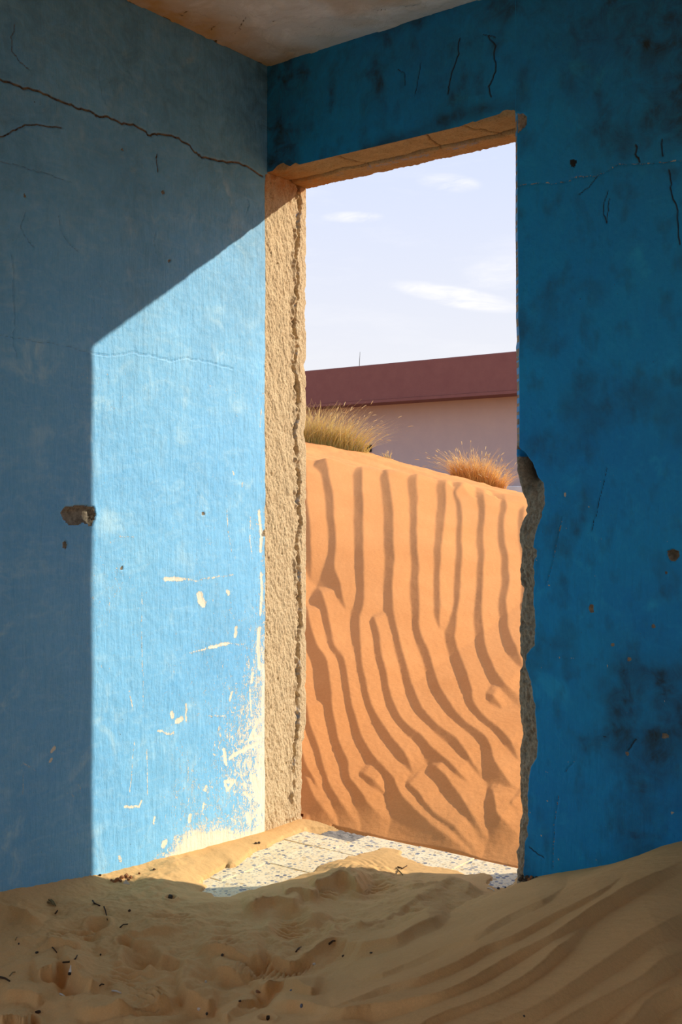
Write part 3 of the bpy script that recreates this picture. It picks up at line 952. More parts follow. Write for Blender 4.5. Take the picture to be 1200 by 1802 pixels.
    gl = np.exp(-((Ys - 0.125 - fbm(Xs * 6, Ys * 0, 3, 98) * 0.02) / 0.004) ** 2)
    for (x0, sl_) in ((0.31, 0.3), (0.62, -0.2), (0.80, 0.5)):
        c = np.exp(-((Xs - x0 - sl_ * (Ys - 0.08) - fbm(Ys * 30, Xs * 0, 3, 99) * 0.01) / 0.0035) ** 2) * (Ys < 0.14)
        gl = np.maximum(gl, c)
    Zs = Zs + gl * 0.006
    Zs[0, :] = zb + 0.0005
    Zs[1, :] = zb * 0.5 + Zs[1, :] * 0.5
    Zs[-1, :] = CEIL
    Zs[-2, :] += 0.003 * fbm(xs2 * 50, xs2 * 0, 3, 100)
    fl = np.exp(-((Ys - 0.15) / 0.012) ** 2) * sstep(0.0, 0.25, fbm(Xs * 9, Ys * 9, 3, 101)) * 1.3
    rs = 0.9 * sstep(0.22, 0.0, Xs) + 0.35 * sstep(0.10, 0.2, Ys)  # orange bounce light painted into the corner end and outer edge
    grid_mesh('lintel', Xs, Ys, Zs, MAT['soffit'], w, attrs=dict(groove=np.clip(gl, 0, 1), fleck=np.clip(fl, 0, 1), bounce_tint=np.clip(rs, 0, 1)),
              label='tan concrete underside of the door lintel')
    MB().box(-0.4, ROOMX, 0.03, WT - 0.002, CEIL - 0.1, CEIL + 0.15).build('ring_beam', MAT['core'], w)


def build_shell():
    g = np.concatenate([np.arange(0, 1.3, 0.008), np.linspace(1.3, ROOMX, 20)])
    h = np.concatenate([np.arange(0, 1.3, 0.008), np.linspace(1.3, -ROOMY, 20)])
    X, Y = np.meshgrid(g, -h)
    pe = fbm(X * 9, Y * 9, 5, 111)
    fl = sstep(0.10, 0.13, pe)
    Z = CEIL + 0.003 * fbm(X * 2, Y * 2, 3, 112) - fl * 0.003 + 0.001 * fbm(X * 40, Y * 40, 3, 113)
    ck = np.exp(-((pe - 0.115) / 0.008) ** 2) * sstep(0.3, 0.5, fbm(X * 4, Y * 4, 3, 114)) * 0.6
    for pts in ([(313, 26), (322, 30), (330, 22)], [(372, 69), (388, 74)], [(412, 62), (424, 52), (432, 36), (428, 28)], [(538, 47), (550, 50)], [(660, 19), (680, 20)], [(705, 14), (735, 10)], [(505, 33), (480, 40)], [(405, 26), (418, 34)], [(370, 56), (385, 40)]):
        P = np.array([hit(x, y, 2, CEIL)[:2] for x, y in pts])
        D, _, _ = polydist(X, Y, jitter(P, 0.006, 3, 3), 0.05)
        ck = np.maximum(ck, np.clip(1.0 - D / 0.006, 0, 1) * 0.8)
        Z += np.clip(1 - D / 0.012, 0, 1) * 0.006
    ck = np.maximum(ck, sstep(0.010, 0.0, X) * sstep(0.1, 0.4, fbm(Y * 14, X * 0, 4, 115)))
    st = sstep(0.30, 0.0, X + fbm(X * 3, Y * 3, 3, 116) * 0.2) * 0.9 + 0.4 * sstep(0.1, 0.5, fbm(X * 3, Y * 3, 3, 117))
    c = grid_mesh('ceiling', X, Y, Z, MAT['ceiling'], attrs=dict(crack=ck, stain=np.clip(st, 0, 1)), kind='structure', label='stained cream ceiling with flaking paint')
    MB().box(-0.22, ROOMX + 0.2, ROOMY - 0.2, WT, CEIL + 0.03, CEIL + 0.17).build('roof_slab', MAT['core'], c)
    # the two walls behind the camera, openings added to let light in
    b = MB()
    b.box(0, 0.5, ROOMY - .2, ROOMY, -.3, CEIL).box(2.5, ROOMX, ROOMY - .2, ROOMY, -.3, CEIL).box(0.5, 2.5, ROOMY - .2, ROOMY, 2.35, CEIL)
    b.build('wall_back', MAT['left'], kind='structure', label='rear wall of the room with a wide opening added for light')
    b = MB()
    b.box(ROOMX, ROOMX + .2, ROOMY, -4.7, -.3, CEIL).box(ROOMX, ROOMX + .2, -0.9, 0.1, -.3, CEIL).box(ROOMX, ROOMX + .2, -4.7, -0.9, 2.48, CEIL).box(ROOMX, ROOMX + .2, -4.7, -0.9, -.3, 1.2)
    b.build('wall_side', MAT['left'], kind='structure', label='side wall of the room with an opening added for light')


build_wall_left()
build_wall_right()
build_shell()

# ------------------------------------------------------------------ floor with terrazzo tiles
TP = 0.2125


def build_floor():
    f = MB().box(-0.02, ROOMX, ROOMY, WT - 0.03, -0.25, -0.022).build('floor', MAT['bed'], kind='structure', label='screed floor under terrazzo tiles and drifted sand')
    r = random.Random(3)
    G = 0.0018

    def tile(x0, x1, y0, y1):
        z = -0.0015 + r.uniform(-.0012, .0012)
        cx, cy = (x0 + x1) / 2, (y0 + y1) / 2
        dx, dy = (x1 - x0) / 2 - G, (y1 - y0) / 2 - G
        o = MB().box(-dx, dx, -dy, dy, -0.02, 0.0).build('tile', MAT['terrazzo'], f, bevel=0.0015)
        # own offset so that no two tiles repeat the same pattern
        sh = Vector((r.uniform(-20, 20), r.uniform(-20, 20), 0))
        for v in o.data.vertices:
            v.co += sh
        o.rotation_euler = (r.uniform(-.003, .003), r.uniform(-.003, .003), 0)
        rot = o.rotation_euler.to_matrix()
        o.location = Vector((cx, cy, z)) - rot @ sh
        return o
    # door sill row
    tile(0.086, 0.284, -0.018, 0.096)
    for k in range(3):
        tile(0.2845 + k * 0.2085, 0.2845 + (k + 1) * 0.2085, -0.018, 0.188)
    tile(0.91, 0.99, -0.018, 0.188)
    # rows inside the room
    for j in range(4):
        y1 = -0.022 - j * 0.2135
        for i in range(5):
            x0 = 0.0015 + i * 0.2105 - (0.004 if j == 2 else 0)
            tile(x0, x0 + 0.2105, y1 - 0.2135, y1)
    # broken outer corner: grey mortar bed
    n = 40
    X, Y = np.meshgrid(np.linspace(0.135, 0.2835, n), np.linspace(0.098, 0.190, n))
    Z = -0.006 + fbm(X * 40, Y * 40, 4, 121) * 0.006
    e = np.minimum.reduce([X - 0.135, 0.2835 - X, 0.190 - Y]) / 0.012
    Z = np.where(e < 0.6, Z - (0.6 - e) * 0.02, Z)
    grid_mesh('mortar_patch', X, Y, Z, MAT['mortar'], f, label='grey mortar bed showing where a tile corner broke off')


build_floor()

# ------------------------------------------------------------------ drifted sand inside the room
Z1 = lambda pts, s, ox, oy: [(ox + x / s, oy + y / s) for x, y in pts]
TILEPOLY = Z1([(640, 128), (700, 108), (800, 70), (1200, 60), (1250, 60)], 4, 340, 1440) + [(700, 1450), (912, 1490), (935, 1530)] + \
    Z1([(1085, 395), (1075, 440), (1010, 468), (950, 472), (915, 455), (885, 435), (900, 412), (920, 400), (915, 380), (880, 365), (810, 372), (745, 375), (700, 352), (640, 338), (560, 322), (510, 318), (470, 308), (430, 290), (380, 270), (330, 252), (310, 235), (318, 212), (270, 200), (200, 190), (170, 208), (120, 220), (60, 232), (20, 247), (-25, 248)], 3.75, 620, 1440) + \
    Z1([(1060, 290), (1010, 292), (930, 320), (870, 345), (850, 380), (760, 395), (730, 415), (700, 425), (600, 455), (500, 480), (430, 505), (330, 525), (250, 560), (150, 560), (130, 535), (50, 525), (95, 480), (45, 470), (70, 430), (130, 400), (190, 365), (240, 335), (255, 350), (300, 340), (360, 290), (400, 250), (440, 222), (520, 200), (560, 175), (610, 152)], 4, 340, 1440)
TILEW = np.array([hit(x, y, 2, 0.0)[:2] for x, y in TILEPOLY])

# ridges: pixels, height (m), width on the far side, width on the near side (px)
RIDGES = [
    ([(600, 1735), (670, 1715), (720, 1695), (770, 1672), (832, 1650), (895, 1612), (950, 1587), (987, 1565), (1012, 1545)], .012, 34, 22),
    ([(480, 1800), (560, 1778), (620, 1760), (682, 1737), (745, 1719), (807, 1695), (857, 1667), (900, 1650), (962, 1617), (1025, 1585), (1075, 1557), (1125, 1522), (1150, 1507)], .014, 34, 22),
    ([(470, 1815), (560, 1792), (620, 1776), (670, 1772), (720, 1762), (770, 1750), (820, 1730), (870, 1702), (900, 1685), (962, 1652), (1025, 1612), (1075, 1580), (1125, 1552), (1175, 1527), (1230, 1500)], .015, 34, 24),
    ([(560, 1885), (640, 1850), (730, 1812), (750, 1800), (782, 1785), (832, 1767), (870, 1752), (900, 1735), (937, 1712), (987, 1667), (1032, 1632), (1060, 1617)], .016, 36, 30),
    ([(1037, 1655), (1075, 1632), (1112, 1615), (1150, 1600), (1190, 1580)], .008, 30, 20),
    ([(620, 1930), (740, 1860), (840, 1815), (900, 1792), (937, 1777), (975, 1755), (1025, 1720), (1075, 1685), (1125, 1652), (1162, 1630), (1200, 1607), (1260, 1575)], .018, 64, 56),
    ([(760, 1950), (880, 1870), (960, 1820), (1000, 1795), (1050, 1767), (1100, 1740), (1137, 1717), (1152, 1702), (1175, 1687), (1200, 1680), (1260, 1665)], .018, 64, 56),
    ([(960, 1950), (1040, 1880), (1080, 1835), (1115, 1795), (1137, 1767), (1167, 1747), (1210, 1735), (1280, 1715)], .014, 60, 50),
    ([(1100, 1950), (1180, 1860), (1240, 1800), (1320, 1760)], .014, 60, 50),
    ([(330, 1830), (420, 1822), (520, 1812), (600, 1812), (680, 1822)], .014, 30, 22),
    ([(60, 1835), (140, 1826), (240, 1822), (330, 1812)], .014, 30, 22),
    ([(575, 1668), (620, 1665), (657, 1660), (695, 1652), (720, 1637), (760, 1617), (790, 1600)], .015, 40, 20),
    ([(600, 1640), (640, 1632), (680, 1620), (720, 1590), (760, 1570), (800, 1566)], .010, 30, 22),
    ([(700, 1560), (750, 1556), (800, 1552), (835, 1560), (850, 1566)], .010, 26, 18),
    ([(427, 1594), (456, 1585), (481, 1578), (504, 1583), (535, 1588)], .016, 22, 13),
    ([(493, 1573), (515, 1563), (541, 1571), (561, 1580)], .014, 18, 12),
    ([(540, 1560), (575, 1549), (590, 1541), (615, 1541), (632, 1556), (650, 1566)], .020, 16, 16),
    ([(345, 1652), (371, 1665), (393, 1670), (419, 1679), (447, 1683), (476, 1678)], .016, 26, 18),
    ([(459, 1687), (484, 1685), (510, 1692), (535, 1685), (572, 1665), (600, 1658), (626, 1663), (660, 1664)], .013, 26, 16),
    ([(371, 1702), (408, 1710), (427, 1713), (455, 1708)], .013, 22, 14),
    ([(444, 1753), (461, 1741), (481, 1729), (504, 1727), (535, 1738), (570, 1750)], .016, 26, 20),
    ([(385, 1801), (413, 1778), (436, 1763), (459, 1758)], .013, 22, 16),
    ([(470, 1773), (512, 1768), (541, 1770), (583, 1778), (640, 1777), (680, 1774)], .016, 28, 18),
    ([(310, 1722), (323, 1727), (331, 1750), (357, 1761), (385, 1770)], .016, 24, 20),
    ([(107, 1699), (128, 1693), (141, 1717), (165, 1733), (181, 1744)], .016, 24, 24),
    ([(60, 1712), (85, 1706), (100, 1708)], .012, 20, 18),
    ([(128, 1769), (149, 1777), (187, 1779), (235, 1773), (277, 1764), (320, 1748)], .018, 26, 22),
    ([(-30, 1583), (0, 1589), (27, 1595), (53, 1611), (75, 1627)], .010, 26, 14),
    ([(0, 1745), (40, 1747), (60, 1752), (75, 1770)], .010, 20, 14),
    ([(-10, 1795), (25, 1788), (55, 1795)], .016, 18, 14),
    ([(80, 1655), (110, 1660), (145, 1668)], .009, 20, 10),
    ([(215, 1640), (250, 1640), (290, 1634), (320, 1632)], .007, 20, 12),
]
PITS = [(248, 1685, 27, 19, .024), (293, 1702, 24, 10, .016), (93, 1718, 17, 13, .020), (124, 1728, 22, 24, .016), (171, 1630, 17, 9, .016), (219, 1658, 12, 7, .012), (300, 1580, 8, 4, .014), (38, 1800, 24, 9, .03), (512, 1628, 30, 24, .014), (485, 1708, 60, 14, .008),
        (385, 1652, 36, 14, .008), (560, 1634, 20, 14, .010), (132, 1640, 44, 15, .008), (470, 1794, 12, 5, .012), (250, 1766, 32, 12, .010), (650, 1556, 36, 12, .010), (305, 1622, 34, 12, .005), (240, 1722, 40, 16, .006)]
# tread prints: centre, radii, angle of the ribs, spacing (px), depth
TREADS = [(511, 1630, 27, 20, 0.05, 5.2, .0045), (455, 1703, 40, 12, -0.75, 6.5, .004), (515, 1702, 34, 11, -0.75, 6.5, .0035), (392, 1656, 26, 12, -0.15, 6.5, .0045), (132, 1640, 42, 13, 0.08, 6.5, .0045), (305, 1617, 32, 12, -0.25, 6.0, .004),
          (668, 1558, 34, 11, -0.05, 5.0, .004), (222, 1716, 30, 22, 0.1, 7.0, .003), (262, 1745, 32, 12, 0.35, 6.0, .004), (575, 1575, 24, 9, 0.1, 5.5, .0045), (455, 1574, 14, 9, -0.2, 5.0, .0045), (660, 1512, 34, 9, 0.5, 5.5, .0030), (590, 1526, 34, 10, -0.35, 6.0, .0025)]

MOUND = np.array([hit(x, y, 1, 0.0) for x, y in [(900, 1562), (912, 1557), (930, 1553), (947, 1546), (975, 1541), (1025, 1532), (1075, 1522), (1125, 1505), (1165, 1489), (1200, 1480)]])
MX = np.concatenate([[0.0, 0.6], MOUND[:, 0], [1.58, 1.75, 2.1, 6]])
MZ = np.concatenate([[0.0, 0.0], np.maximum(MOUND[:, 2], 0), [0.27, 0.29, 0.30, 0.30]])


def sand_base(X, Y):
    """smooth drift: thin by the door, banked against the left wall, a mound rising along the right wall"""
    ins = inpoly(X, Y, TILEW)
    D, _, _ = polydist(X, Y, np.vstack([TILEW, TILEW[:1]]), 3.0)
    d = np.where(ins, -D, D)
    s = np.where(d > 0, 0.034 * (1 - np.exp(-d / 0.10)) + 0.0012 * sstep(0, .01, d), np.maximum(d * 0.30, -0.012) - 0.0012)
    # sand tongue on the sill and sand outside the tile area stays thin beyond the wall face
    thin = sstep(-0.20, -0.02, Y)
    s = np.where(d > 0, s * (1 - 0.72 * thin * sstep(0.0, 0.25, X)), s)
    wl = np.interp(-Y, [0, 0.15, 0.35, 0.55, 0.74, 1.07, 1.6, 5], [0.004, 0.012, 0.024, 0.034, 0.045, 0.070, 0.09, 0.10])
    s = s + np.where(d > 0, np.maximum(wl - 0.034 * (1 - np.exp(-np.maximum(d, 0) / 0.10)), -0.03) * np.exp(-np.clip(X, 0, 9) / 0.10), 0)
    m = np.interp(X + 0.02 * np.sin(Y * 7), MX, MZ)
    mm = np.interp(X, MX, MZ)
    k = sstep(-0.02, -0.2, Y)
    m = mm * (1 - k) + m * k
    s = np.where((d > 0) | (X > 0.93), np.maximum(s, 0) * sstep(0.16, 0.03, m) + m + 0.02 * sstep(0.03, 0.16, m) * sstep(0, -.3, Y), s)
    s = s + 0.02 * sstep(-0.5, -1.2, Y)
    return s, d


def sand_height(X, Y):
    s, d = sand_base(X, Y)
    damp = (0.35 + 0.65 * sstep(0.0, 0.12, X)) * (0.12 + 0.88 * sstep(0.0, 0.13, -Y))   # keep the outline on the two walls
    keep = np.where(d > 0, sstep(0.0, 0.05, d) * (0.25 + 0.75 * sstep(0.02, 0.20, d)), 0) * damp
    dep = (X - C2[0]) * FW[0] + (Y - C2[1]) * FW[1]
    lift = np.zeros_like(X)
    for it in range(6):                                # let the traced crests land on the raised surface, not on its base
        px, py = project(X, Y, s + lift)
        py = np.where(dep < 0.6, 9999, py)
        lift = 0.5 * lift + 0.5 * _ridges(px, py) * keep
    px, py = project(X, Y, s + lift)
    py = np.where(dep < 0.6, 9999, py)
    h = np.zeros_like(X)
    for (cx, cy, rx, ry, dp) in PITS:
        m = (np.abs(px - cx) < 3 * rx) & (np.abs(py - cy) < 3 * ry)
        q = ((px[m] - cx) / rx) ** 2 + ((py[m] - cy) / ry) ** 2
        h[m] += -dp * np.exp(-q ** 1.4) + dp * 0.32 * np.exp(-((np.sqrt(q) - 1.4) / 0.35) ** 2)
    for (cx, cy, rx, ry, an, sp, dp) in TREADS:
        m = (np.abs(px - cx) < 2 * rx) & (np.abs(py - cy) < 2 * ry)
        x, y = px[m], py[m]
        wx = x - cx + fbm(x * .05, y * .05, 2, 131) * 3
        wy = y - cy + fbm(x * .05, y * .05, 2, 132) * 3
        q = (wx / rx) ** 2 + (wy / ry) ** 2
        ph = (-wx * math.sin(an) + wy * math.cos(an)) / sp * math.pi
        h[m] += dp * 2.2 * np.exp(-q ** 2) * (np.abs(np.sin(ph)) - 0.6) * sstep(-.6, .1, fbm(x * .06, y * .09, 2, 133) + .2)
    side = sstep(1.15, 0.80, X)                        # trampled on the left, wind-smoothed on the right
    rel = fbm(X * 5, Y * 5, 3, 134) * 0.012 + fbm(X * 15, Y * 15, 4, 135) * 0.0085 * np.clip(0.6 + fbm(X * 3, Y * 3, 2, 130), 0.15, 1.2)
    h = h * 1.5 + rel * 2.0 * (0.12 + 0.88 * side)
    fine = fbm(X * 34, Y * 34, 4, 137, .65) * 0.0042 * (0.35 + .65 * side) * (0.3 + 0.7 * sstep(0.05, 0.3, d))
    edge = fbm(X * 45, Y * 45, 3, 138) * 0.0028 * np.exp(-(d / 0.02) ** 2)
    return s + lift + h * keep + fine * (d > -0.02) + edge


def _ridges(px, py):
    h = np.zeros_like(px)
    for pts, a, wf, wn in RIDGES:
        P = smooth_line(pts, 3)
        wf, wn = wf * 1.15, wn * 1.2
        D, S, T = polydist(px, py, P, max(wf, wn) * 1.5)
        if P[-1][0] < P[0][0]:
            S = -S
        far = S > 0                                    # far side of a line running left to right
        q = np.where(far, np.clip(1 - D / (wf * 1.5), 0, 1) ** 1.4, np.clip(1 - D / (wn * 1.5), 0, 1) ** 1.7)
        fade = np.minimum(1, np.minimum(T, 1 - T) / 0.16)
        h = np.maximum(h, a * 2.7 * q * fade)
    return h


def build_sand():
    u = np.concatenate([np.linspace(-3.6, -0.98, 40)[:-1], np.arange(-0.98, 0.95, 0.0031), np.linspace(0.95, 3.2, 40)[1:]])
    v = np.concatenate([np.linspace(-3.0, 1.3, 50)[:-1], np.arange(1.3, 2.25, 0.005), np.arange(2.25, 3.45, 0.0034), np.arange(3.45, 4.1, 0.005)])
    U, V = np.meshgrid(u, v)
    X = C2[0] + U * RT[0] + V * FW[0]
    Y = C2[1] + U * RT[1] + V * FW[1]
    Z = sand_height(X, Y)
    lim = np.where(X < 0.97, 0.186, np.where(X < 1.55, 0.012, 0.15))
    inside = (X > np.where(Y < -1.93, -0.25, np.where(Y < -1.15, -0.14, -0.012))) & (X < ROOMX - 0.03) & (Y < lim) & (Y > ROOMY + 0.03)
    cl = inside[:-1, :-1] & inside[1:, :-1] & inside[1:, 1:] & inside[:-1, 1:]
    low = np.minimum.reduce([Z[:-1, :-1], Z[1:, :-1], Z[1:, 1:], Z[:-1, 1:]]) > -0.0118
    idx = grid_faces(X.shape[0], X.shape[1], cl & low, True)
    used = np.unique(idx)
    remap = np.full(X.size, -1, np.int32)
    remap[used] = np.arange(len(used))
    P = np.stack([X, Y, Z], -1).reshape(-1, 3)[used]
    global SANDGRID
    SANDGRID = (u, v, Z)
    raw_mesh('sand_drift', P, remap[idx], MAT['sand_in'], kind='stuff', label='pale sand drifted and trampled across the floor of the room', category='sand')


build_sand()

# ------------------------------------------------------------------ dune outside the door
KL = np.array([*(C2 + 8.0 * (FW + RT * (541 - CX) / F)), CAMH + 8.0 * (HY - 806) / F])
KR = np.array([*(C2 + 7.5 * (FW + RT * (920 - CX) / F)), CAMH + 7.5 * (HY - 874) / F])
PL = np.array([*(C2 + 11.0 * (FW + RT * (541 - CX) / F)), CAMH + 11.0 * (HY - 768) / F])
PR = np.array([*(C2 + 10.0 * (FW + RT * (885 - CX) / F)), CAMH + 10.0 * (HY - 857) / F])
YD0 = 0.175


def dune_base(X, Y):
    t = np.clip((X - KL[0]) / (KR[0] - KL[0]), -0.8, 1.6)
    yc = KL[1] + (KR[1] - KL[1]) * t
    zc = KL[2] + (KR[2] - KL[2]) * t
    q = (Y - YD0) / (yc - YD0)
    a = np.clip(q, 0, 1)
    z = zc * (1 - (1 - a) ** 1.28) - 0.012
    t2 = np.clip((X - PL[0]) / (PR[0] - PL[0]), -0.6, 1.6)
    yp = PL[1] + (PR[1] - PL[1]) * t2
    zp = PL[2] + (PR[2] - PL[2]) * t2
    b = np.clip((Y - yc) / (yp - yc), 0, 1)
    z2 = zc + (zp - zc) * b - 0.012
    z = np.where(q > 1, z2, z)
    z = np.where(Y > yp, zp - 0.012 - 0.16 * (Y - yp), z)
    return np.maximum(z, np.where(Y > yp, 0.9, -0.012)), q


CRESTS = [
    [(561, 799), (572, 812), (579, 838), (585.5, 884), (589, 936), (590, 981), (589, 1012), (598.5, 1040), (607, 1079), (616, 1111)],
    [(637.5, 816), (636, 832), (637.5, 861), (639, 910), (639, 962), (640, 1007), (640, 1050), (638, 1078), (633, 1094), (632, 1113), (634, 1149), (638, 1180), (645, 1217), (652, 1247), (663, 1273), (683, 1303), (703, 1327), (720, 1350), (732, 1377), (743, 1393)],
    [(673, 822), (681, 842), (688, 877), (691, 916), (693, 962), (695, 994), (691, 1020), (690, 1056), (693, 1089), (698, 1120), (705, 1149), (714, 1180), (722, 1207), (733, 1237), (747, 1263), (770, 1287), (797, 1305), (813, 1323), (827, 1343), (843, 1367), (848, 1387)],
    [(728, 829), (735, 842), (733, 861), (735, 887), (734, 936), (735, 975), (737, 1020), (737, 1066), (739, 1120), (755, 1160), (760, 1180), (767, 1203), (780, 1233), (800, 1260), (823, 1283), (850, 1303), (863, 1323), (870, 1350), (883, 1370), (900, 1387), (925, 1402)],
    [(803, 847), (790, 855), (784, 864), (784, 887), (780, 933), (775, 981), (774, 1020), (773, 1056), (773, 1105), (775, 1131), (781, 1144)],
    [(835, 851), (816, 864), (803, 878), (810, 894), (813, 920), (813, 962), (813, 1001), (810, 1046), (805, 1089), (801, 1125), (801, 1138), (806, 1157), (816, 1180), (825, 1207), (832, 1227), (833, 1243), (850, 1267), (877, 1290), (897, 1313), (913, 1340), (930, 1360)],
    [(862, 866), (852, 878), (854, 903), (852, 923), (850, 952), (852, 988), (850, 1027), (849, 1066), (849, 1120), (857, 1157), (866, 1180), (877, 1200), (893, 1217), (913, 1230), (940, 1245)],
    [(889, 871), (889, 890), (891, 907), (886, 926), (888, 955), (893, 988), (896, 1033), (891, 1072), (893, 1098), (896, 1120), (905, 1146), (920, 1175), (945, 1195)],
    [(925, 885), (921, 930), (925, 980), (928, 1040), (930, 1100), (945, 1140)],
    [(559, 1030), (571, 1069), (580, 1105), (584, 1127), (589, 1149), (603, 1168), (609, 1185), (613, 1213), (618, 1247), (627, 1280), (637, 1310), (653, 1337), (673, 1360), (693, 1380), (697, 1393), (707, 1413), (727, 1433), (750, 1453), (770, 1470), (813, 1497), (840, 1510)],
    [(536, 1060), (543, 1095), (553, 1130), (558, 1149), (568, 1164), (575, 1180), (580, 1220), (587, 1267), (593, 1303), (603, 1333), (612, 1353), (615, 1377), (627, 1393), (643, 1417), (660, 1434), (690, 1452)],
    [(645, 1080), (654, 1091), (661, 1105), (667, 1127), (670, 1149), (675, 1180), (682, 1210), (690, 1240), (703, 1270), (720, 1290), (743, 1308), (763, 1330), (790, 1353), (813, 1377), (837, 1393), (855, 1396)],
    [(832, 1227), (857, 1230), (880, 1247), (892, 1273)],
    [(612, 1353), (630, 1367), (650, 1380), (673, 1400), (687, 1420)],
    [(697, 1383), (717, 1390), (737, 1407), (750, 1427), (770, 1447), (797, 1463), (823, 1487), (850, 1502)],
    [(750, 1343), (763, 1357), (783, 1377), (800, 1400), (813, 1420), (830, 1443), (847, 1467), (862, 1485)],
    [(847, 1393), (867, 1400), (873, 1427), (877, 1447), (900, 1463), (915, 1480)],
    [(535, 1230), (543, 1270), (550, 1300), (560, 1333), (570, 1367), (583, 1400), (600, 1423), (623, 1447), (640, 1460)],
    [(528, 1350), (537, 1377), (550, 1407), (563, 1427), (587, 1450), (600, 1460)],
    [(522, 1440), (540, 1452), (552, 1462)],
    [(670, 1000), (676, 1020), (683, 1034)],
    [(880, 1405), (905, 1425), (925, 1440)],
    [(540, 815), (538, 870), (545, 930), (548, 990), (546, 1040)],
]
# the pattern goes on behind the wall on either side
for k in range(1, 7):
    CRESTS.append([(540 - 52 * k + 6 * math.sin(k * 2.1), 806 - 8 * k), (545 - 53 * k, 900), (548 - 54 * k, 1000), (555 - 57 * k, 1120), (565 - 58 * k, 1230), (590 - 58 * k, 1340), (640 - 58 * k, 1440)])
    CRESTS.append([(925 + 45 * k, 880 + 6 * k), (921 + 47 * k + 5 * math.sin(k * 1.7), 960), (928 + 48 * k, 1060), (950 + 52 * k, 1150), (985 + 54 * k, 1230), (1050 + 58 * k, 1310), (1120 + 60 * k, 1400)])


def build_dune():
    px = np.concatenate([np.linspace(-250, 470, 170)[:-1], np.arange(470, 965, 2.2), np.linspace(965, 1900, 190)])
    a = (px - CX) / F
    yr = [0.07]
    while yr[-1] < 12:
        y = yr[-1]
        yr.append(y + (0.0085 if y < 1.0 else 0.0085 + 0.006 * (y - 1.0) if y < 4.2 else 0.06))
    yr = np.array(yr)
    A, Y = np.meshgrid(a, yr)
    s = (Y - C2[1]) / (FW[1] + A * RT[1])
    X = C2[0] + (FW[0] + A * RT[0]) * s
    z, q = dune_base(X, Y)
    P, Q = project(X, Y, z)
    h = np.zeros_like(X)
    P2 = P + fbm(P * .02, Q * .02, 2, 141) * 3.0
    for ln in CRESTS:
        L_ = smooth_line(ln)
        D, S, T = polydist(P2, Q, L_, 80)
        right = S > 0
        f = np.where(right, np.clip(1 - D / 78, 0, 1), np.clip(1 - D / 60, 0, 1) ** 1.9)
        length = np.hypot(*(L_[1:] - L_[:-1]).T).sum()
        short = length < 170
        fade = np.minimum(1, np.minimum(T * length / (36 if short else 26), (1 - T) * length / (44 if short else 60))) ** 0.8
        h = np.maximum(h, f * fade)
    dep = np.hypot(X - C2[0], Y - C2[1])
    amp = (0.0066 * dep) * sstep(1.05, 0.985, q) * (0.75 + 0.25 * sstep(0.0, 0.06, q))
    z = z + h * amp
    pl = sstep(0.95, 1.1, q)
    z = z + pl * (fbm(X * 2, Y * 2, 4, 142) * 0.03 + fbm(X * 9, Y * 9, 3, 144) * 0.006) + fbm(X * 1.2, Y * 1.2, 2, 143) * 0.02 * sstep(0.05, 0.3, q)
    z = z + fbm(X * 45, Y * 45, 3, 145) * 0.0012
    z = np.where((X > 0.13) & (Y < 0.195), -0.03, z)
    keep = ((X > -0.02) | (Y > WT)) & (Y > 0.176)
    keep &= ~((X > 0.94) & (Y < WT))
    kf = keep[:-1, :-1] & keep[1:, :-1] & keep[1:, 1:] & keep[:-1, 1:]
    grid_mesh('dune', X, Y, z, MAT['sand_out'], keep=kf, flip=True, kind='structure', label='rippled orange sand dune rising outside the doorway')
    # the desert around the house and behind the dune
    m = MB()
    m.box(-90, 90, 11.9, 120, 0.4, 0.9).box(-90, 90, -90, 11.9, -0.4, -0.06)
    m.build('ground', MAT['sand_out'], kind='structure', label='flat orange desert around the house')


build_dune()


def ground_at(px, py, f, z0):
    z = z0
    for _ in range(12):
        p = hit(px, py, 2, z) if abs(HY - py) > 25 else None
        zz = float(f(np.array([[p[0]]]), np.array([[p[1]]]))[0, 0])
        z = 0.5 * z + 0.5 * zz
    return Vector((p[0], p[1], z))


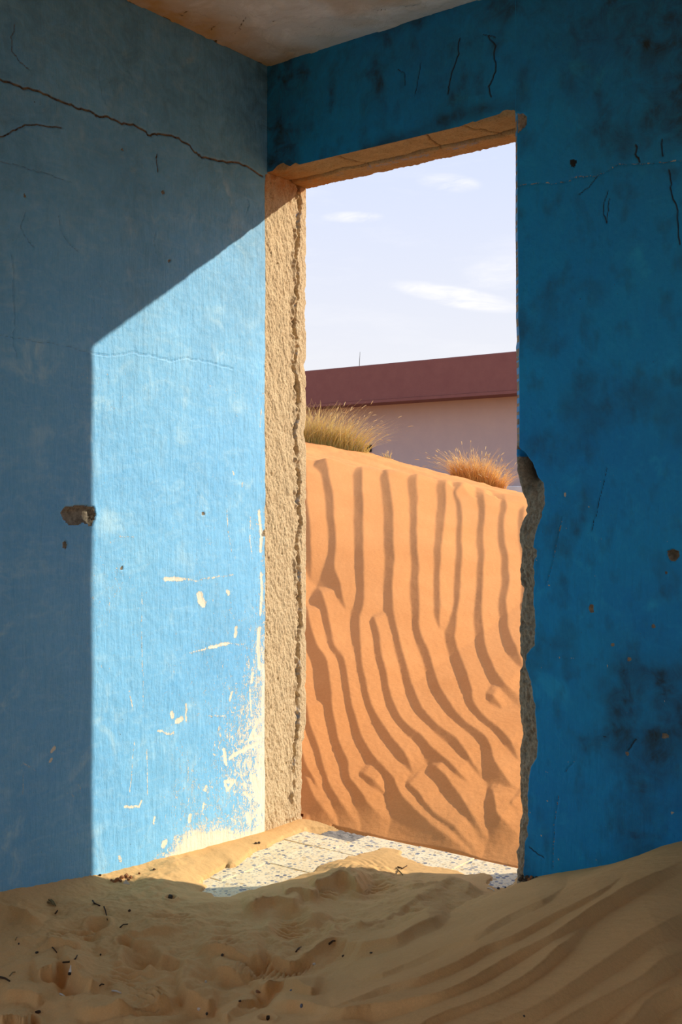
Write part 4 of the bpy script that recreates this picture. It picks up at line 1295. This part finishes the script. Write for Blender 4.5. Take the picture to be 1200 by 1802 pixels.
# ------------------------------------------------------------------ the house across the dune
def build_house():
    yb = 15.6
    yf = 15.1
    top = hit(725, 635, 1, yf)[2]
    bot = hit(725, 700.5, 1, yf)[2]
    ledge = hit(905, 855, 1, yb - 0.6)[2]
    e = bpy.data.objects.new('house', None)
    e.location = (-9.5, yb, 0.9)
    link(e, None, label='low pinkish house with a deep maroon roof band behind the dune', category='house')
    inv = Vector(e.location)

    def part(name, mat, bx, bev=0.0, **k):
        x0, x1, y0, y1, z0, z1 = bx
        return MB().box(x0 - inv.x, x1 - inv.x, y0 - inv.y, y1 - inv.y, z0 - inv.z, z1 - inv.z).build(name, mat, e, bevel=bev, **k)
    part('facade', MAT['facade'], (-26, 8, yb, yb + 7, 0.5, bot + 0.02), label='pinkish grey rendered wall')
    part('roof_band', MAT['fascia'], (-26.4, 8.4, yf, yb + 7.4, bot, top), 0.02, label='maroon rendered band along the roof edge')
    part('roof_edge', MAT['fascia'], (-26.42, 8.42, yf - 0.02, yb + 7.42, bot - 0.045, bot + 0.01), label='thin drip edge under the maroon band')
    part('plinth', MAT['white'], (-26, 8, yb - 0.6, yb + 0.01, 0.5, ledge), 0.02, label='white kerb along the foot of the wall')
    v = hit(648, 789, 1, yb - 0.02)
    part('vent', MAT['dark'], (v[0] - 0.07, v[0] + 0.07, yb - 0.04, yb + 0.05, v[2] - 0.07, v[2] + 0.07), label='small dark vent low in the wall')
    w = hit(632, 645, 1, yf + 0.15)
    t = MB()
    t.tube([(w[0] - inv.x, w[1] - inv.y, top - inv.z - .02), (w[0] - inv.x + .01, w[1] - inv.y, top - inv.z + .16), (w[0] - inv.x + .02, w[1] - inv.y, top - inv.z + .30)], [.006, .005, .003], 5)
    t.build('roof_weed', MAT['dark'], e)  # dead weed stalk standing on the roof


build_house()


# ------------------------------------------------------------------ dry grass on the dune
def tuft(name, label, px, py, n, rad, hgt, lean, seedn, mat, sd, group=None):
    r = random.Random(sd)
    dep = 9.3
    p2 = C2 + dep * (FW + RT * (px - CX) / F)
    z = float(dune_base(np.array([[p2[0]]]), np.array([[p2[1]]]))[0][0, 0])
    # slide along the sight line until the base sits where the photo shows it
    best = None
    for d in np.arange(8.0, 10.8, 0.05):
        q = C2 + d * (FW + RT * (px - CX) / F)
        zz = float(dune_base(np.array([[q[0]]]), np.array([[q[1]]]))[0][0, 0])
        e = abs(HY - F * (zz - CAMH) / d - py)
        if best is None or e < best[0]:
            best = (e, q, zz)
    _, q, z = best
    root = bpy.data.objects.new(name, None)
    root.location = (q[0], q[1], z - 0.01)
    link(root, None, label=label, category='grass')
    if group:
        root['group'] = group
    V, Fc, sh, al, tips = [], [], [], [], []
    for i in range(n):
        a = r.uniform(0, 2 * math.pi)
        rr = rad * math.sqrt(r.random())
        bx, by = rr * math.cos(a) * RT[0] * 1.3 - rr * math.sin(a) * 0.6 * FW[0], rr * math.cos(a) * RT[1] * 1.3 + rr * math.sin(a) * 0.6 * FW[1]
        gz = float(dune_base(np.array([[q[0] + bx]]), np.array([[q[1] + by]]))[0][0, 0]) - z
        hh = hgt * r.uniform(0.45, 1.0) * (1 - 0.35 * (rr / rad) ** 2)
        out = Vector((bx, by, 0)) * (0.30 / max(rad, 1e-3)) * hgt * r.uniform(0.3, 1.2)
        ln = Vector((RT[0], RT[1], 0)) * lean * hgt * r.uniform(0.4, 1.2) + Vector((r.gauss(0, .22), r.gauss(0, .22), 0)) * hgt
        wdir = Vector((r.gauss(0, 1), r.gauss(0, 1), 0)).normalized()
        w = r.uniform(0.0018, 0.0034)
        s = r.random()
        b = len(V)
        K = 5
        droop = r.uniform(0.0, 0.35)
        for k in range(K):
            t = k / (K - 1)
            c = Vector((bx, by, gz)) + Vector((0, 0, hh)) * (t - droop * t * t * t) + (out + ln) * t * t
            ww = w * (1 - 0.85 * t)
            V += [tuple(c - wdir * ww), tuple(c + wdir * ww)]
            sh += [s, s]
            al += [t, t]
        for k in range(K - 1):
            Fc.append((b + 2 * k, b + 2 * k + 1, b + 2 * k + 3, b + 2 * k + 2))
        if i < seedn:
            tips.append((c, (out + ln + Vector((0, 0, hh * (1 - 3 * droop)))).normalized()))
    raw_mesh('blades', V, Fc, mat, root, True, dict(shade=sh, along=al), kind='stuff')
    if tips:
        m = MB()
        for c, d in tips:
            L_ = r.uniform(0.03, 0.06)
            m.tube([c, c + d * L_ * .35, c + d * L_ * .75 - Vector((0, 0, .004)), c + d * L_ - Vector((0, 0, .01))], [0.001, 0.0035, 0.0028, 0.0004], 4)
        m.build('seed_heads', MAT['seed'], root, label='feathery pale seed heads', kind='stuff')


tuft('grass_tuft', 'tall green-gold grass tuft on the dune crest beside the tan door reveal', 572, 786, 1200, 0.28, 0.50, 0.25, 110, MAT['grass'], 1)
tuft('grass_tuft', 'straw-yellow bushy grass tuft on the dune near the white kerb', 842, 853, 1100, 0.19, 0.42, 0.0, 140, MAT['grass2'], 2)
tuft('grass_sprig', 'tiny lone grass sprig between the two big tufts', 683, 807, 26, 0.04, 0.11, -0.1, 4, MAT['grass'], 3)


# ------------------------------------------------------------------ litter on the sand
def sz(X, Y):
    u, v, Z = SANDGRID
    x, y = float(X[0, 0]) - C2[0], float(Y[0, 0]) - C2[1]
    j = int(np.clip(np.searchsorted(u, x * RT[0] + y * RT[1]), 1, len(u) - 1))
    i = int(np.clip(np.searchsorted(v, x * FW[0] + y * FW[1]), 1, len(v) - 1))
    return Z[i - 1:i + 1, j - 1:j + 1].mean() * np.ones((1, 1))


def at(px, py):
    return ground_at(px, py, sz, 0.05)


def blob(r, a, b, c, seed, rings=5, seg=7):
    """irregular pebble"""
    rr = random.Random(seed)
    v = [(0, 0, c)]
    for i in range(1, rings):
        th = math.pi * i / rings
        for k in range(seg):
            ph = 2 * math.pi * k / seg
            s = 1 + rr.uniform(-.22, .22)
            v.append((a * math.sin(th) * math.cos(ph) * s, b * math.sin(th) * math.sin(ph) * s, c * math.cos(th) * s))
    v.append((0, 0, -c))
    f = [(0, 1 + k, 1 + (k + 1) % seg) for k in range(seg)]
    for i in range(rings - 2):
        for k in range(seg):
            p, q = 1 + i * seg, 1 + (i + 1) * seg
            f.append((p + k, q + k, q + (k + 1) % seg, p + (k + 1) % seg))
    e = len(v) - 1
    p = 1 + (rings - 2) * seg
    f += [(e, p + (k + 1) % seg, p + k) for k in range(seg)]
    return MB().add(v, f)


def pebble(name, mat, px, py, wpx, hpx, label, cat, group=None, seed=0, flat=1.0, p=None):
    p = p or at(px, py)
    dep = (p.x - C2[0]) * FW[0] + (p.y - C2[1]) * FW[1]
    a = wpx / 2 / F * dep
    c = hpx / 2 / F * dep
    o = blob(None, a, a * 0.8, c * flat, seed).build(name, MAT[mat], None, smooth=False, label=label, category=cat)
    o.location = (p.x, p.y, p.z + c * flat * 0.55)
    o.rotation_euler = (0, 0, seed * 1.3)
    if group:
        o['group'] = group
    return o


def twig(pts, rad, label, mat='twig', name='twig', lift=0.002, top=0.0, group=None):
    P = [at(x, y) for x, y in pts]
    base = P[0]
    m = MB()
    n = len(P)
    q = []
    for i, p in enumerate(P):
        q.append(Vector((p.x - base.x, p.y - base.y, p.z - base.z + rad * .6 + lift * (i % 2) + top * i / max(1, n - 1))))
    if n == 2:
        q.insert(1, (q[0] + q[1]) / 2 + Vector((0.001, 0.001, 0.001)))
    m.tube(q, [rad * (1 - 0.5 * i / len(q)) for i in range(len(q))], 5)
    o = m.build(name, MAT[mat], None, smooth=True, label=label, category='twig' if name == 'twig' else 'straw')
    o.location = base
    if group:
        o['group'] = group
    return o


def build_litter():
    # upright white stub in the hollow
    p = at(123, 1719)
    e = bpy.data.objects.new('cigarette_butt', None)
    e.location = p
    link(e, None, label='thick white stub with a dark end lying in the hollow on the sand', category='cigarette butt')
    up = Vector((0.15 * RT[0] + .55 * FW[0], 0.15 * RT[1] + .55 * FW[1], 0.75)).normalized()
    MB().tube([up * .003, up * .008], [.0058, .0062], 8).build('charred_end', MAT['ash'], e)
    MB().tube([up * .0078, up * .016, up * .026, up * .029], [.0062, .0056, .0060, .0045], 8).build('paper', MAT['chipw'], e, smooth=True)
    twig([(105, 1750), (109, 1753), (114, 1756)], .0022, 'short thin white stick on the sand below the white stub', 'chipw', 'stick')
    twig([(197, 1745), (205, 1747), (213, 1749)], .0024, 'longer thin white stick on the sand to the right of the white stub', 'chipw', 'stick')
    twig([(163, 1586), (166, 1592), (176, 1595)], .0026, 'dark bent twig shaped like a tick on shaded sand')
    twig([(183, 1596), (186, 1605), (189, 1620)], .0018, 'thin dark stalk standing steeply in the sand')
    twig([(111, 1694), (122, 1691), (133, 1688), (136, 1684)], .0022, 'forked dark twig lying just above the white stub')
    twig([(-4, 1720), (8, 1724), (17, 1728)], .0028, 'straight dark twig at the left edge of the picture')
    twig([(211, 1633), (217, 1629), (225, 1627)], .0018, 'small dark twig beside the deep heel print')
    twig([(97, 1609), (101, 1604)], .0022, 'very short dark twig below the tuft of straw')
    twig([(521, 1676), (525, 1672), (530, 1668)], .0026, 'short slanting dark twig on bare sand beyond the ridge')
    twig([(579, 1660), (586, 1659), (590, 1658)], .0026, 'dark twig lying on the crest of the sand ridge')
    twig([(175, 1737), (179, 1735), (183, 1733)], .0016, 'tiny brown twig between the two white sticks')
    twig([(92, 1668), (96, 1673), (100, 1677)], .0018, 'short brown twig on trampled sand left of the forked twig')
    twig([(700, 1526), (708, 1530), (716, 1524)], .0022, 'dark twig lying across another on sunlit sand by the sill')
    twig([(697, 1528), (702, 1534), (709, 1540)], .0024, 'brown twig crossed under another on sunlit sand', 'straw')
    twig([(17, 1718), (22, 1713), (27, 1711)], .0014, 'pale straw stalk near the straight dark twig', 'straw', 'straw')
    twig([(27, 1655), (29, 1652), (31, 1650)], .0014, 'tiny pale straw on trampled sand near the left wall', 'straw', 'straw')
    for i, (a, b) in enumerate((((86, 1584), (95, 1595)), ((90, 1584), (98, 1596)), ((84, 1588), (93, 1594)))):
        twig([a, b], .0022, ('longest', 'rightmost', 'leftmost')[i] + ' dry yellowish straw in the little tuft by the left wall', 'straw', 'straw', group='straws in the little tuft by the left wall')
    pebble('pebble', 'twig', 228, 1604, 5, 5, 'round dark pebble on sand above the heel print', 'pebble', seed=1)
    pebble('clod', 'stone', 300, 1581, 11, 7, 'dark clod in a small hollow just inside the shadow edge', 'clod', seed=2)
    pebble('dead_leaf', 'twig', 67, 1782, 10, 8, 'dark curled dead leaf near the bottom left', 'leaf', seed=3, flat=.7)
    pebble('clod', 'twig', 472, 1793, 12, 8, 'black clod in a hollow near the bottom of the picture', 'clod', seed=4)
    pebble('clod', 'clod', 455, 1748, 13, 5, 'flat reddish brown clod on the slope of a sand ridge', 'clod', seed=5, flat=.7)
    pebble('clod', 'twig', 422, 1764, 6, 4, 'small dark clod on a sand crest near the flat reddish clod', 'clod', seed=6)
    pebble('plaster_chip', 'chipw', 362, 1729, 6, 5, 'lone white plaster crumb on smooth shaded sand', 'chip', seed=7)
    pebble('plaster_chip', 'chipw', 350, 1778, 7, 6, 'rounded white plaster crumb beside a dark pebble', 'chip', seed=8)
    pebble('pebble', 'stone', 364, 1783, 6, 5, 'dark pebble beside a rounded white crumb', 'pebble', seed=9)
    pebble('plaster_chip', 'chipw', 553, 1698, 6, 5, 'white plaster crumb at the end of the long tread print', 'chip', seed=10)
    pebble('paint_chip', 'chipb', 513, 1743, 7, 4, 'flat grey-blue paint chip on the slope of a ridge', 'chip', seed=11, flat=.5)
    pebble('paint_chip', 'chipb', 531, 1771, 7, 8, 'bluish paint chip standing on a low sand crest', 'chip', seed=12)
    pebble('pebble', 'stone', 604, 1683, 6, 4, 'small dark pebble on the near side of the ridge', 'pebble', seed=13)
    pebble('pebble', 'stone', 391, 1682, 7, 5, 'dark pebble in the hollow below a small ridge', 'pebble', seed=14)
    pebble('pebble', 'stone', 653, 1677, 6, 3, 'dark sliver of stone on smooth rippled sand', 'pebble', seed=15, flat=.6)
    pebble('pebble', 'stone', 177, 1681, 4, 4, 'tiny dark pebble left of the deep heel print', 'pebble', seed=16)
    pebble('pebble', 'stone', 33, 1662, 4, 3, 'tiny dark pebble on trampled sand at far left', 'pebble', seed=17)
    pebble('pebble', 'stone', 65, 1677, 6, 4, 'flat dark pebble among scuffed sand at left', 'pebble', seed=18)
    pebble('pebble', 'stone', 922, 1790, 5, 4, 'dark pebble at the foot of the big rippled mound', 'pebble', seed=19)
    # clods along the foot of the left wall
    k = 0
    ORD = ('leftmost', 'second from the left', 'third from the left', 'fourth from the left', 'fifth from the left', 'sixth from the left', 'seventh from the left', 'eighth from the left', 'rightmost')
    for (x, y, w, h) in sorted(((206, 1549, 10, 6), (214, 1546, 9, 7), (222, 1543, 9, 8), (230, 1545, 7, 6), (201, 1552, 7, 5), (212, 1551, 8, 5), (226, 1549, 6, 4), (196, 1550, 6, 4), (245, 1538, 5, 4))):
        k += 1
        pebble('clod', 'clod', x, y, w, h, 'reddish clod, ' + ORD[k - 1] + ', in the heap at the foot of the sunlit wall', 'clod', 'clods heaped at the foot of the sunlit wall', 20 + k)
    p = at(222, 1556)
    m = MB().add([(-.010, 0, 0), (.010, .002, 0), (-.002, .001, .014), (-.010, .004, 0), (.010, .006, 0), (-.002, .005, .014)], [(0, 1, 2), (5, 4, 3), (0, 3, 4, 1), (1, 4, 5, 2), (2, 5, 3, 0)])
    o = m.build('plaster_chip', MAT['chipw'], None, label='white triangular plaster flake beside the reddish clods', category='chip')
    o.location = p
    o.rotation_euler = (-0.5, 0, YAW)
    for i, (x, y) in enumerate(((271, 1531), (176, 1541), (450, 1485), (456, 1484))):
        pebble('clod', 'twig', x, y, 6, 4, ('dark crumb on the sand under the flaked white wall foot', 'dark crumb lodged at the shadow edge on the wall foot', 'brown crumb on the sand strip near the door corner', 'second brown crumb on the sand strip, closer to the door corner')[i], 'clod',
               'brown crumbs near the door corner' if i > 1 else None, 40 + i)
    # rubble under the broken edge of the right wall
    k = 0
    for (x, y, w, h, mt) in sorted(((916, 1546, 9, 8, 'stone'), (923, 1549, 10, 8, 'stone'), (931, 1547, 9, 8, 'clod'), (938, 1546, 8, 6, 'stone'), (927, 1542, 8, 7, 'stone'), (919, 1541, 8, 7, 'stone'), (935, 1542, 7, 6, 'clod'), (944, 1543, 6, 5, 'stone'))):
        k += 1
        q = hit(x, y, 1, -0.012)
        z = float(sz(np.array([[q[0]]]), np.array([[q[1]]]))[0, 0])
        lab = ('dark' if mt == 'stone' else 'reddish') + ' lump of rubble under the broken wall edge, ' + (ORD[k - 1] if k < 8 else ORD[8]) + ' of eight'
        pebble('rubble_stone', mt, 0, 0, w, h, lab, 'rubble', 'dark rubble under the broken wall edge' if mt == 'stone' else 'reddish rubble under the broken wall edge', 50 + k, p=Vector((q[0], q[1], max(z - .002, q[2] - .006))))
    pebble('paint_chip', 'chipb', 877, 1563, 6, 4, 'dark bluish chip at the end of the tiles by the broken wall', 'chip', seed=61)
    pebble('paint_chip', 'chipb', 889, 1561, 5, 4, 'small bluish chip closest to the broken wall edge', 'chip', seed=62)
    twig([(858, 1563), (864, 1565), (870, 1567)], .0018, 'short white sliver on sand beside the last tile', 'chipw', 'stick')


build_litter()
